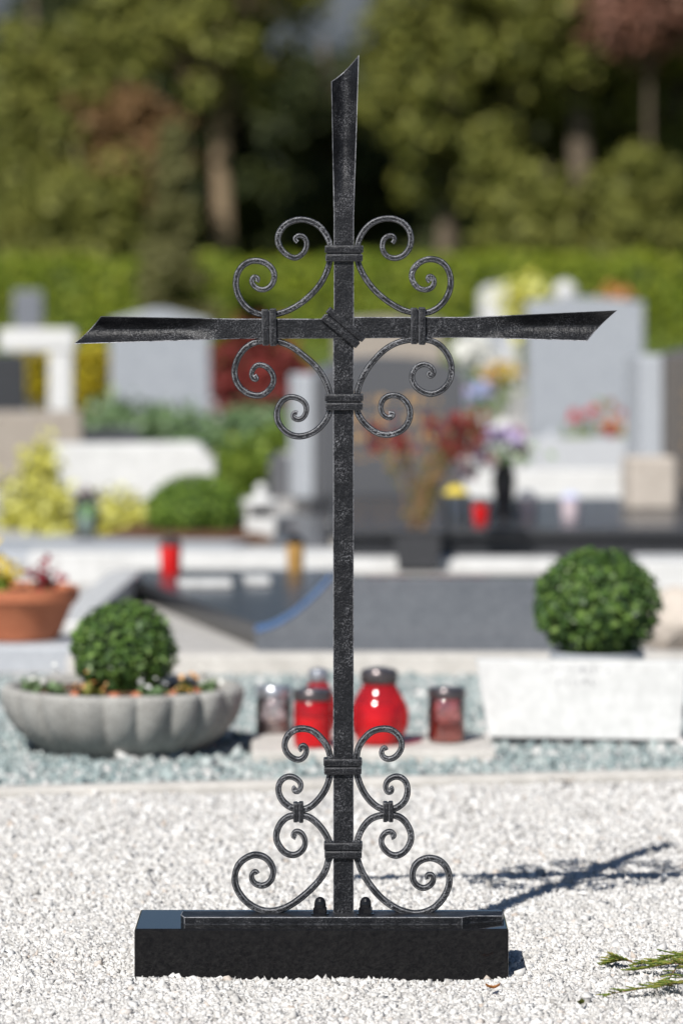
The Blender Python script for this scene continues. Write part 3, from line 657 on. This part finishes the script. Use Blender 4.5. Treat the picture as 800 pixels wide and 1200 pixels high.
# long white kerb behind
bar('grave_kerb', 'long white marble kerb below the boxwood dome', ((40 - 400) * 11.6 / F, 11.5), ((396 - 400) * 11.6 / F, 11.5), .22, -.02, .085, MARBLE)
bar('grave_kerb', 'light grey paved strip left of the green lantern', ((-60 - 400) * 12.6 / F, 12.75), ((260 - 400) * 12.6 / F, 12.55), .75, -.02, .018, LGREY, 'paving')
soil_o = obj('soil_mound', lathe(bmesh.new(), [(.40, 0), (.3, .03), (.15, .05), (.01, .055)], 30, lambda a, k: 1 + .1 * math.sin(a * 3 + 1)), SOIL, loc=((240 - 400) * 13.3 / F, 13.35, .0)); tag(soil_o, 'brown soil mound under the boxwood dome', 'soil')
dY = 13.25
ball('boxwood_dome', 'broad clipped green dome shrub before white headstone', ((228 - 400) * dY / F, dY, wz(592, dY) - .02), S(56, dY), S(41, dY), 3600, .02, DOMELEAF, low=.04)
# golden shrub
def mass(name, label, lobes, n, lsize, m, cat='shrub', group=None):
    """bushy plant of several overlapping lobes [(px,py,rx_px,rz_px,Y)]."""
    x0 = sum((l[0] - 400) * l[4] / F for l in lobes) / len(lobes); Y0 = sum(l[4] for l in lobes) / len(lobes)
    t = thing(name, label, cat, (x0, Y0, 0), 0, group); Vs, Fs, k0 = [], [], 0; bm = bmesh.new()
    tot = sum(l[2] * l[3] for l in lobes)
    for (px, py, rx, rz, Y) in lobes:
        c = P(px, py, Y) - Vector((x0, Y0, 0)); k = max(40, int(n * rx * rz / tot))
        p, d = sphere_pts(k, c, (S(rx, Y), S(rx, Y) * .8, S(rz, Y)), shell=.6)
        p = p + rng.normal(0, lsize * .8, p.shape); p[:, 2] = np.maximum(p[:, 2], .005)
        V, Fc = leaf_quads(p, d + np.array([0, 0, .2]), lsize, .7); Vs.append(V); Fs.append(Fc + k0); k0 += len(V)
        for j in range(4):
            a = rng.uniform(0, 6.28); tube(bm, [(c[0] * .6, c[1] * .6, 0), (c[0] + S(rx, Y) * .5 * math.cos(a), c[1] + S(rx, Y) * .4 * math.sin(a), max(.02, c[2] + S(rz, Y) * .4))], [.008, .004], 5)
    tag(obj('stem', bm, BARK, t), kind='stuff')
    npmesh('foliage', np.concatenate(Vs), np.concatenate(Fs), m, t); return t
mass('golden_shrub', 'yellow-green variegated shrub around the white headstone', [(48, 560, 20, 40, 14.2), (30, 600, 28, 35, 13.9), (75, 608, 40, 32, 13.7), (130, 612, 45, 28, 13.7), (165, 615, 25, 25, 13.6)], 2600, .035, LEAF_Y)
hs = thing('white_headstone', 'low wide white headstone with stepped right edge above golden shrub', 'gravestone', ((154 - 400) * 15 / F, 15, 0))
def hx(px): return (px - 154) * 15 / F
bm = prism(bmesh.new(), [(hx(60), -.01), (hx(252), -.01), (hx(252), wz(540, 15)), (hx(243), wz(535, 15)), (hx(238), wz(522, 15)), (hx(228), wz(518, 15)), (hx(62), wz(520, 15))], -.09, .09, .008)
obj('slab', bm, MARBLE, hs)
lt = thing('grave_lantern', 'green glass lantern with dark cap beside golden shrub', 'lantern', ((101 - 400) * 13 / F, 13, .018))
obj('base', lathe(bmesh.new(), [(.038, 0), (.04, .012), (.03, .016)], 20), DARKMETAL, lt)
obj('glass', lathe(bmesh.new(), [(.03, .014), (.042, .05), (.048, .085), (.036, .125)], 20), GREENGLASS, lt, smooth=True)
obj('candle', lathe(bmesh.new(), [(.02, .014), (.02, .075), (.002, .078)], 14), WAXWHITE, lt)
obj('cap', lathe(bmesh.new(), [(.046, .122), (.05, .13), (.03, .15), (.018, .162), (.012, .178), (.002, .182)], 20), DARKMETAL, lt)
mass('juniper', 'low spreading bright green juniper right of the white headstone', [(270, 560, 28, 30, 16), (300, 548, 30, 28, 16.2), (325, 525, 18, 18, 16.3)], 1700, .04, LEAF_M)
wl_ = thing('stone_lantern', 'small white tiered stone lantern behind left of cross shaft', 'lantern', ((306 - 400) * 13.2 / F, 13.2, 0))
obj('foot', box(bmesh.new(), (0, 0, .04), (.105, .105, .08), .008), MARBLE, wl_)
obj('light_box', box(bmesh.new(), (0, 0, .099), (.07, .07, .038), .002), BGRAN2, wl_)
obj('roof', lathe(bmesh.new(), [(.05, .115), (.066, .122), (.067, .131), (.04, .145), (.02, .158)], 24), MARBLE, wl_, smooth=True)
obj('finial', lathe(bmesh.new(), [(.012, .152), (.02, .165), (.022, .178), (.014, .192), (.003, .197)], 18), MARBLE, wl_, smooth=True)

def headstone(name, label, px, Y, wd, top, depth, m, rot=0, arch=0.0, gable=0.0, basem=None, letter=None, bev=.012, z0=-.01, rows=4, side=None):
    """upright stone: outline with an arched or peaked top on a base block."""
    t = thing(name, label, 'gravestone', ((px - 400) * Y / F, Y, 0), rot)
    zt = wz(top, Y); hw = S(wd / 2, Y); bz = .07 if basem else z0
    if arch: tp_ = [(hw * math.cos(R(a)), zt - arch + arch * math.sin(R(a))) for a in range(0, 181, 15)]
    elif gable: tp_ = [(hw, zt - gable), (hw * .15, zt), (-hw * .15, zt), (-hw, zt - gable)]
    else: tp_ = [(hw, zt), (-hw, zt)]
    obj('slab', prism(bmesh.new(), [(-hw, bz), (hw, bz)] + tp_, -depth / 2, depth / 2, bev), m, t)
    if side:
        sw = S(side, Y); zs = zt - max(arch, gable) * .8
        obj('side_panel', box(bmesh.new(), (-hw - sw / 2 - .002, .03, (bz + zs) / 2), (sw, depth * .9, zs - bz), .008), LGREY, t)
    if basem: obj('base', box(bmesh.new(), (0, 0, .03), (hw * 2.3, depth * 1.6, .079), .006), basem, t)
    if letter:
        bm = bmesh.new()
        for rr in range(rows):
            z = zt - (.16 + .07 * rr); x = -hw * .62
            while x < hw * .62:
                ww = random.uniform(.012, .026)
                box(bm, (x + ww / 2, -depth / 2 - .001, z), (random.choice((.005, ww)), .002, .032 if random.random() < .65 else .006), 0, Matrix.Rotation(random.uniform(-.4, .4), 3, 'Y'))
                if random.random() < .6: box(bm, (x + ww / 2, -depth / 2 - .0012, z + random.choice((-.013, 0, .013))), (ww, .002, .005))
                x += ww + random.uniform(.006, .02)
        tag(obj('lettering', bm, letter, t), kind='stuff')
    return t
headstone('arched_headstone', 'dark grey arched headstone with gold lettering behind cross shaft', 452, 14.6, 176, 418, .2, DGREY, .2, .08, 0, BGRAN2, GOLD, side=20)
# red plant in dark pot
rY = 11.9
pt = thing('square_pot', 'dark square pot of the red tipped plant', 'pot', ((489 - 400) * rY / F, rY, 0))
bm = box(bmesh.new(), (0, 0, .06), (.145, .145, .12), .006)
for v in bm.verts:
    k = .88 + .12 * max(0, v.co.z) / .12; v.co.x *= k; v.co.y *= k
obj('body', bm, BGRAN2, pt)
obj('rim', box(bmesh.new(), (0, 0, .118), (.156, .156, .014), .004), BGRAN2, pt)
rp = thing('red_tipped_plant', 'tall orange stemmed plant with red tips in dark pot', 'plant', ((489 - 400) * rY / F, rY, .122))
bm = bmesh.new(); Vs, Fs, k0 = [], [], 0; Vr, Fr, kr = [], [], 0
for i in range(17):
    px = rng.choice([rng.uniform(428, 472), rng.uniform(515, 562)]) if i > 2 else rng.uniform(455, 525); py = rng.uniform(482, 520) + abs(px - 490) * .1
    tip = P(px, py, rY + rng.uniform(-.06, .06)) - rp.location; base = Vector((rng.uniform(-.03, .03), rng.uniform(-.03, .03), -.003))
    mid = base.lerp(tip, .5) + Vector((-(tip.x) * .18, 0, .02)); tube(bm, [base, mid, tip], [.004, .003, .0015], 5)
    s = rng.uniform(.1, .9, 24)[:, None]; b_, m_, t_ = map(np.array, (base, mid, tip))
    p = (1 - s) ** 2 * b_ + 2 * s * (1 - s) * m_ + s * s * t_ + rng.normal(0, .008, (24, 3))
    V, Fc = leaf_quads(p, np.tile([0, -1, .3], (24, 1)), .022, .8, .45); Vs.append(V); Fs.append(Fc + k0); k0 += len(V)
    p = t_ + rng.normal(0, .018, (24, 3)) + np.array([0, 0, -.01]); V, Fc = leaf_quads(p, np.tile([0, -1, .3], (24, 1)), .028, .8, .5); Vr.append(V); Fr.append(Fc + kr); kr += len(V)
tag(obj('stem', bm, TWIGBARK, rp), kind='stuff'); npmesh('foliage', np.concatenate(Vs), np.concatenate(Fs), STEM_OR, rp); tag(npmesh('red_tips', np.concatenate(Vr), np.concatenate(Fr), LEAF_RED, rp), kind='stuff')
# dark grave bed with candles
db = thing('grave_ledger', 'dark granite grave ledger carrying vase and small candles', 'grave ledger', ((640 - 400) * 13.1 / F, 13.1, 0))
obj('cover_slab', box(bmesh.new(), (.02, 0, .088), (1.5, 1.75, .03), .006), BGRAN2, db)
obj('frame', box(bmesh.new(), (.02, 0, .03), (1.44, 1.69, .0855), .006), BGRAN2, db)
DZ = .1035
bar('grave_ledger', 'dark grey flat slab between white tiered lantern and cross shaft', ((322 - 400) * 13.4 / F, 13.4), ((384 - 400) * 13.4 / F, 13.4), 1.5, -.01, .03, DGREY, 'slab')
bar('grave_kerb', 'thin white kerb in front of the dark grave ledger', ((390 - 400) * 11.9 / F, 11.98), ((655 - 400) * 11.9 / F, 11.98), .16, -.02, .028, MARBLE)
bar('grave_kerb', 'white kerb right of the potted boxwood ball', ((742 - 400) * 11.5 / F, 11.4), ((980 - 400) * 11.5 / F, 11.4), .3, -.02, .07, MARBLE)
bm = bmesh.new(); bmesh.ops.create_icosphere(bm, subdivisions=3, radius=1)
for v in bm.verts:
    k = 1 + .25 * noise.noise(v.co * 1.7 + Vector((3, 1, 0))) + .08 * noise.noise(v.co * 5); v.co = Vector((v.co.x * .1 * k, v.co.y * .09 * k, v.co.z * .085 * k))
tag(obj('boulder', bm, BEIGE, loc=((792 - 400) * 9.4 / F, 9.4, .055)), 'tan rough boulder right of the potted boxwood ball', 'rock')
small_candle('white and yellow glass candle beside the red tipped plant', 534, 12.6, 30, 42, DZ, CLEAR, PET_YEL)
small_candle('little red candle left of the black vase', 563, 12.5, 20, 30, DZ, REDPLASTIC, DARKMETAL)
small_candle('pinkish glass candle right of the black vase', 617, 12.55, 24, 38, DZ, PINKGLASS, SILVER)
small_candle('white and pink candle above the boxwood ball', 668, 12.7, 23, 32, DZ, PET_PINK, PET_BLUE)
vs_ = thing('flower_vase', 'black tapered vase on the dark grave ledger', 'vase', ((590 - 400) * 12.9 / F, 12.9, DZ))
obj('body', lathe(bmesh.new(), [(.05, 0), (.052, .012), (.03, .03), (.034, .06), (.04, .12), (.03, .17), (.036, .2), (.028, .2), (.022, .19)], 28), BLACKPAINT, vs_, smooth=True)
def bouquet(label, px, py, Y, rx, rz, base_z, petals, n=160, ps=.03, leaf=LEAF_P, cat='flowers'):
    """cut flowers: stems from one foot, round blossoms of petals, some leaves."""
    t = thing('bouquet', label, cat, ((px - 400) * Y / F, Y, base_z)); c = P(px, py, Y) - t.location
    bm = bmesh.new(); k = 14; heads = []
    for i in range(k):
        d = rng.normal(0, .5, 3).clip(-1, 1); h = c + Vector((d[0] * S(rx, Y), d[1] * S(rx, Y) * .6, d[2] * S(rz, Y))); heads.append(h)
        tube(bm, [(0, 0, -.002), (h.x * .5, h.y * .5, h.z * .6), tuple(h)], [.003, .0025, .002], 4)
    tag(obj('stem', bm, LEAF_M, t), kind='stuff')
    p = np.array([heads[i % k] for i in range(n)]); q, d = sphere_pts(n, (0, 0, 0), (ps, ps, ps * .8), shell=.5)
    for j, pm in enumerate(petals):
        sel = (np.arange(n) % k) % len(petals) == j; V, Fc = leaf_quads(p[sel] + q[sel], d[sel], ps, .4, .9); npmesh('blossom', V, Fc, pm, t)
    p = np.array(c) * rng.uniform(.5, 1, (60, 1)) + rng.normal(0, .5, (60, 3)) * np.array([S(rx, Y), S(rx, Y) * .6, S(rz, Y) * .6]); p[:, 2] = np.maximum(p[:, 2], .004)
    V, Fc = leaf_quads(p, np.tile([0, -.5, .5], (60, 1)), ps * 1.3, .8); npmesh('foliage', V, Fc, leaf, t)
    return t
bouquet('pink and lilac flowers in the black vase', 585, 527, 12.9, 46, 27, DZ + .17, [PET_PINK, PET_LILAC, PET_WHITE], 260, .03)
o = obj('beige_block', box(bmesh.new(), (0, 0, .09), (.165, .12, .18), .01), BEIGE, loc=((759 - 400) * 13.3 / F, 13.3, DZ), rotz=.2); tag(o, 'upright beige stone block right end of dark ledger', 'stone block')
ws = thing('white_ledger', 'white marble grave cover behind the black vase', 'grave ledger', ((640 - 400) * 16.2 / F, 16.2, 0))
bm = box(bmesh.new(), (0, 0, .06), (.86, 1.3, .135), .01)
for v in bm.verts: v.co.z += max(0, v.co.y + .65) * .06
obj('cover', bm, MARBLE, ws)
obj('foot', box(bmesh.new(), (0, -.02, -.002), (.94, 1.4, .02), .004), LGREY, ws)
headstone('dark_headstone', 'dark headstone with gold lettering and pale side at right edge', 822, 14.9, 108, 408, .3, BROWNGR, .16, 0, .03, BGRAN2, GOLD, rows=6, side=27)
headstone('pale_headstone', 'large pale blue-grey headstone right of the cross', 684, 20, 136, 348, .18, MIDGREY, .05, 0, .025, DGREY)
tg = thing('white_monument', 'white stone top with round knob showing above pale headstone', 'gravestone', ((686 - 400) * 26 / F, 26, 0))
obj('body', box(bmesh.new(), (0, 0, .38), (.4, .15, .78), .02), MARBLE, tg)
obj('knob', lathe(bmesh.new(), [(.05, .765), (.075, .8), (.08, .83), (.06, .875), (.01, .9)], 20, c=(-.14, 0, 0)), MARBLE, tg, smooth=True)
bouquet('orange flowers beside the white monument top', 722, 345, 24.5, 14, 12, 0, [PET_OR], 120, .05)
bouquet('red and cream flowers with candle before pale headstone', 708, 498, 18.6, 36, 30, 0, [PET_RED, PET_OR, PET_RED], 200, .036, LEAF_M)
small_candle('white glass candle among the red flowers', 707, 17.9, 26, 44, .0, WAXWHITE, SILVER)
small_candle('clear pale lantern left of the red flowers', 646, 18, 22, 48, .0, CLEAR, LGREY)
tuft('ground_plant', 'low pale green plants behind the white grave cover, centre', ((560 - 400) * 18.5 / F, 18.5, 0), .25, .2, 500, .05, LEAF_M, 'plant')
tuft('ground_plant', 'low green plants left of the red flowers', ((665 - 400) * 18.6 / F, 18.7, 0), .2, .18, 400, .05, LEAF_M, 'plant')
bouquet('blue and lilac flowers right of the arched headstone', 548, 460, 19, 30, 16, 0, [PET_BLUE, PET_LILAC], 120, .034)
bouquet('yellow flowers above the blue ones', 582, 440, 20, 24, 14, 0, [PET_YEL, PET_OR], 90, .036, LEAF_M)
bouquet('white blossoms near the right lower scroll', 556, 416, 22, 22, 16, 0, [PET_WHITE], 260, .06)
headstone('far_headstone', 'small white headstone far behind upper right scroll', 583, 34, 42, 333, .2, MARBLE, .1, .1)
mass('yellow_bush', 'yellow green bush beside the far white headstone', [(612, 358, 14, 28, 32), (628, 368, 12, 22, 32)], 300, .1, LEAF_Y)
headstone('brown_headstone', 'dim brown-grey headstone seen behind the cross centre', 455, 24, 120, 372, .25, TAN, .2, 0, .02)
headstone('grey_headstone', 'pale grey headstone behind the upper right scrolls', 565, 27, 50, 378, .2, LGREY, .2, .06)

# left background
headstone('brown_slab_stone', 'wide brownish grey gravestone at left edge', 30, 16.6, 130, 482, .25, TAN, .1, 0, 0)
tm = thing('tee_monument', 'white T-shaped stone monument before yellow shrubs', 'monument', ((72 - 400) * 18 / F, 18, 0))
obj('post', box(bmesh.new(), (0, 0, wz(412, 18) / 2), (.108, .12, wz(412, 18) + .01), .008), MARBLE, tm)
obj('crossbar', box(bmesh.new(), (S(-27, 18), 0, wz(399, 18) + .003), (S(88, 18), .14, S(26, 18)), .01), MARBLE, tm)
mass('yellow_shrub', 'bright yellow shrub left and right of the T-shaped monument', [(48, 440, 22, 32, 20.5), (105, 440, 24, 32, 20.5), (85, 455, 30, 26, 20.6)], 1300, .06, LEAF_YB)
headstone('black_headstone', 'black headstone at left edge behind the T monument', 5, 19.5, 52, 415, .2, BGRAN2, .1)
headstone('grey_pillar', 'tall narrow grey headstone above the T monument', 33, 25, 34, 340, .2, GGRAN, .1)
headstone('peaked_headstone', 'white-grey headstone with peaked top below left arm of cross', 187, 20.5, 116, 362, .2, MIDGREY, .08, 0, .06, DGREY)
mass('red_bush', 'dark red leaved bush right of the peaked headstone', [(275, 440, 26, 36, 21.5), (315, 435, 30, 38, 21.5), (340, 450, 18, 28, 21.6), (300, 465, 36, 22, 21.4)], 1500, .07, LEAF_RED)
mass('ground_cover', 'pale green low ground cover before the peaked headstone', [(130, 497, 36, 18, 19), (190, 502, 40, 18, 18.8), (250, 518, 34, 20, 18), (300, 505, 40, 22, 18.4), (340, 520, 24, 24, 18)], 2200, .06, LEAF_P, 'plant')
headstone('low_dark_stone', 'low dark stone in front of pale green ground cover', 130, 17.8, 72, 502, .3, BGRAN2, .05)
bm = box(bmesh.new(), (0, 0, .05), (.2, .16, .12), .03)
tag(obj('pale_rock', bm, BEIGE, loc=((240 - 400) * 17.9 / F, 17.6, .0)), 'pale rock lying in the green ground cover', 'rock')
headstone('leaning_dark_stone', 'small dark stone between juniper and arched headstone', 342, 16, 40, 528, .2, DGREY, -.3, .05)

# ------------------------------------------------------------------ hedge and trees
hg = thing('hedge', 'long clipped green hedge across the back of the graveyard', 'hedge', (0, 57, 0))
n = 26000
f = rng.uniform(0, 1, n); x = rng.uniform(-16, 16, n); zt = 1.2 + .04 * np.sin(x * .7) + .03 * np.sin(x * 2.9 + 1) + .025 * np.sin(x * 6.1)
front = f < .7
y = np.where(front, -.6 + rng.normal(0, .05, n), rng.uniform(-.6, .6, n)); z = np.where(front, rng.uniform(0.02, 1, n) * zt, zt + rng.normal(0, .04, n))
V, Fc = leaf_quads(np.stack([x, y, z], 1), np.where(front[:, None], [0, -1, .3], [0, -.2, 1]), .12, .6); npmesh('foliage', V, Fc, HEDGE, hg)
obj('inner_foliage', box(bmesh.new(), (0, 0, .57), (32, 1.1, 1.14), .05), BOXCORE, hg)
def tree(name, label, px, Y, h, cz, rx, rz, m, trunk_r, nclump, bark=BARK, lsize=.17, per=95, cr=(.3, .62), cone=False, group='trees behind the hedge', ry=None):
    x0 = (px - 400) * Y / F
    t = thing(name, label, 'tree', (x0, Y, 0), 0, group)
    bm = bmesh.new(); lean = rng.uniform(-.25, .25); tp_ = []
    for i in range(8):
        s = i / 7; tp_.append((lean * s * s * 1.5 + .06 * math.sin(s * 9 + px), .1 * math.sin(s * 5), s * h * .92))
    tube(bm, tp_, [trunk_r * (1.25 - s / 7 * 1.0) if s else trunk_r * 1.5 for s in range(8)], 9)
    obj('trunk', bm, bark, t)
    cl = []; bm = bmesh.new()
    nclump = int(nclump * 1.9)
    for i in range(nclump):
        d = rng.normal(0, 1, 3); d /= np.linalg.norm(d); q = rng.uniform(.25, 1) ** .5
        if cone:
            s = rng.uniform(0, 1) ** 1.3; a = rng.uniform(0, 6.28); rr = rx * (1 - s * .93) * rng.uniform(.45, 1)
            c = np.array([rr * math.cos(a), rr * math.sin(a), .05 * h + s * h * .93])
        else:
            c = np.array([d[0] * rx * q, d[1] * (ry or rx) * q, cz + d[2] * rz * q])
        cl.append(c)
        zz = min(max(.3, c[2] - .5 * math.hypot(c[0], c[1]) - .2), h * .9); k = zz / (h * .92) * 7; i0 = min(6, int(k)); b0 = Vector(tp_[i0]).lerp(Vector(tp_[i0 + 1]), k - i0)
        tube(bm, [b0, b0.lerp(Vector(c), .5) + Vector((0, 0, .08)), c], [trunk_r * .28, trunk_r * .18, trunk_r * .06], 5)
    obj('limbs', bm, bark, t)
    Vs, Fs, k0 = [], [], 0
    for c in cl:
        r = rng.uniform(*cr) * (1 if not cone else .8)
        p, d = sphere_pts(per, c, (r, r, r * .7), shell=.35); p[:, 2] = np.maximum(p[:, 2], .05)
        V, Fc = leaf_quads(p, d + np.array([0, 0, .5]), lsize, .6); Vs.append(V); Fs.append(Fc + k0); k0 += len(V)
    npmesh('crown', np.concatenate(Vs), np.concatenate(Fs), m, t)
    return t
tree('leafy_tree', 'olive leafed tree at left edge behind hedge', 60, 63, 6.2, 3.1, 1.7, 2.3, LEAF_O, .16, 60)
tree('pale_trunk_tree', 'tree with pale tan trunk left of the cross', 258, 64, 9, 6.0, 2.0, 2.3, LEAF_O, .17, 46, BARK2)
tree('russet_tree', 'small russet and brown tree behind the thuja', 150, 62, 4.6, 2.9, .95, 1.1, LEAF_B, .09, 26, cr=(.3, .55))
tree('broad_tree', 'broad dark tree behind the top of the cross', 400, 70, 5.8, 3.0, 1.7, 2.1, LEAF_D, .18, 46)
tree('leafy_tree', 'bright olive tree immediately right of the cross top', 520, 63, 7.6, 4.3, 1.5, 2.2, LEAF_O, .16, 50)
tree('leafy_tree', 'light olive tree between the cross and dark grey trunk', 605, 64.5, 8.2, 4.6, 1.5, 2.6, LEAF_O, .15, 50)
tree('grey_trunk_tree', 'tree with dark grey trunk at right', 678, 62.5, 9.5, 6.2, 1.7, 2.4, LEAF_O, .2, 40, BARK)
tree('leafy_tree', 'olive tree at right edge behind hedge', 790, 64, 8, 3.4, 1.4, 2.4, LEAF_O, .15, 50)
tree('dead_brown_tree', 'russet brown half dead conifer at upper right', 752, 60.6, 6.9, 5.4, .85, 1.0, LEAF_R, .06, 26, cr=(.3, .6))
tree('thuja', 'slim grey-green thuja in front of the hedge', 205, 54, 3.1, 1.5, .62, 1.4, LEAF_G, .07, 60, lsize=.1, per=90, cr=(.16, .3), cone=True)
tree('bushy_tree', 'low bushy olive tree left of the pale trunk', 95, 60.5, 3.4, 1.7, 1.1, 1.3, LEAF_O, .08, 30, cr=(.35, .6))
tree('bushy_tree', 'low bushy olive tree beside the dark grey trunk', 625, 60.5, 3.0, 1.6, .75, 1.1, LEAF_O, .08, 24, cr=(.3, .55))
tree('bushy_tree', 'low bushy olive tree near right edge', 745, 60.5, 3.2, 1.7, .9, 1.2, LEAF_O, .08, 26, cr=(.3, .55))
for i, (px, Y, hh) in enumerate(((-50, 76, 6.3), (110, 78, 9), (240, 80, 8.2), (335, 84, 6.2), (455, 82, 6.0), (580, 78, 9.5), (700, 80, 9.5), (850, 77, 9))):
    lab = ['dark back row tree off the left edge', 'dark tree in back row behind russet tree', 'dark back row tree behind the pale trunk', 'dark back row tree left of cross tip', 'dark back row tree right of cross tip', 'dark back row tree behind light olive trees', 'dark back row tree behind the grey trunk', 'dark back row tree at the right edge'][i]
    tree('forest_tree', lab, px, Y, hh, hh * .5, 2.1, hh * .48, LEAF_D, .17, 60, lsize=.26, per=90, cr=(.45, .9), group='dark trees of the back row')

for px, Y, hh, lab in ((-260, 66, 7.5, 'olive tree beyond the left end of the view'), (-470, 70, 8, 'tall olive tree far beyond the left edge'), (1010, 66, 7.5, 'olive tree beyond the right end of the view'), (1230, 70, 8, 'tall olive tree far beyond the right edge')):
    tree('leafy_tree', lab, px, Y, hh, hh * .5, 2.2, hh * .46, LEAF_O, .16, 40)

# ------------------------------------------------------------------ fallen sprigs and leaves on the gravel
def sprig(label, pts, seed):
    rr = np.random.default_rng(seed)
    p = [Vector(((a - 400) * Yq / F, Yq, z)) for a, Yq, z in pts]; t = thing('conifer_sprig', label, 'sprig', p[0], 0, 'fallen conifer sprigs')
    p = [q - p[0] for q in p]; c = crspline([tuple(q) for q in p], 6); bm = bmesh.new(); bm2 = bmesh.new()
    tube(bm, [tuple(q) for q in c], [.0014 - .0008 * i / len(c) for i in range(len(c))], 6)
    for i in range(2, len(c)):
        tdir = Vector(c[i] - c[i - 1]).normalized()
        for s in (-1, 1):
            if rr.uniform() < .15: continue
            side = Vector((-tdir.y, tdir.x, .12)) * s; L = .036 * (1 - .55 * i / len(c)) * rr.uniform(.6, 1.2)
            e = Vector(c[i]) + (tdir * .8 + side * .6).normalized() * L + Vector((0, 0, rr.uniform(-.001, .006)))
            k = 9
            for j in range(k):
                q = Vector(c[i]).lerp(e, (j + .3) / k); rad = .0008 * (1.15 - j / k * .6)
                dd = (e - Vector(c[i])).normalized()
                tube(bm2, [q, q + dd * L / k * .7, q + dd * L / k * 1.25 + Vector((0, 0, .0004))], [rad * .7, rad * 1.2, rad * .4], 4)
                if j < 8:
                    sd = (dd + Vector((-dd.y, dd.x, 0)) * (1 if j % 2 else -1) * .8).normalized()
                    tube(bm2, [q, q + sd * L * .16, q + sd * L * .34], [rad * .8, rad * 1.1, rad * .3], 4)
    obj('twig', bm, TWIGBARK, t); obj('scale_leaves', bm2, LEAF_SPR, t)
sprig('green conifer sprig on gravel, upper of the right corner sprigs', [(835, 4.93, .012), (800, 4.95, .02), (775, 4.955, .014), (748, 4.96, .008)], 1)
sprig('bright green conifer sprig on gravel, middle of corner sprigs', [(830, 4.86, .012), (800, 4.88, .022), (770, 4.90, .016), (742, 4.91, .008)], 2)
sprig('brownish conifer sprig on gravel, lowest of corner sprigs', [(840, 4.80, .012), (800, 4.79, .014), (765, 4.775, .012), (715, 4.755, .007)], 3)
sprig('short conifer sprig tip on gravel left of the corner sprigs', [(740, 4.965, .01), (730, 4.963, .012), (716, 4.966, .009)], 4)
sprig('dry curved conifer sprig at right edge, crossing the others', [(845, 4.99, .012), (812, 4.93, .026), (792, 4.86, .02), (780, 4.80, .01)], 6)
for i, (px, py, m, lab) in enumerate(((577, 1167, PET_OR, 'tiny orange leaf on gravel below the granite block'), (664, 923, BEIGE, 'dry tan leaf on gravel near the kerb'), (680, 1186, STEM_OR, 'brown leaf scrap on gravel near the bottom edge'))):
    Yq = GY(py); bm = bmesh.new(); L = .009 if i != 1 else .017
    g = [[bm.verts.new(((u - 2) / 4 * L * 2, (v - 1) * L * .5 * math.sin(math.pi * (u + .35) / 4.7), .004 * ((u - 2) / 2) ** 2 + .003 * abs(v - 1))) for v in range(3)] for u in range(5)]
    for u in range(4):
        for v in range(2): bm.faces.new((g[u][v], g[u + 1][v], g[u + 1][v + 1], g[u][v + 1]))
    bmesh.ops.solidify(bm, geom=bm.faces[:], thickness=.0006)
    tag(obj('fallen_leaf', bm, m, loc=((px - 400) * Yq / F, Yq, .009), rotz=.6 * i), lab, 'leaf')
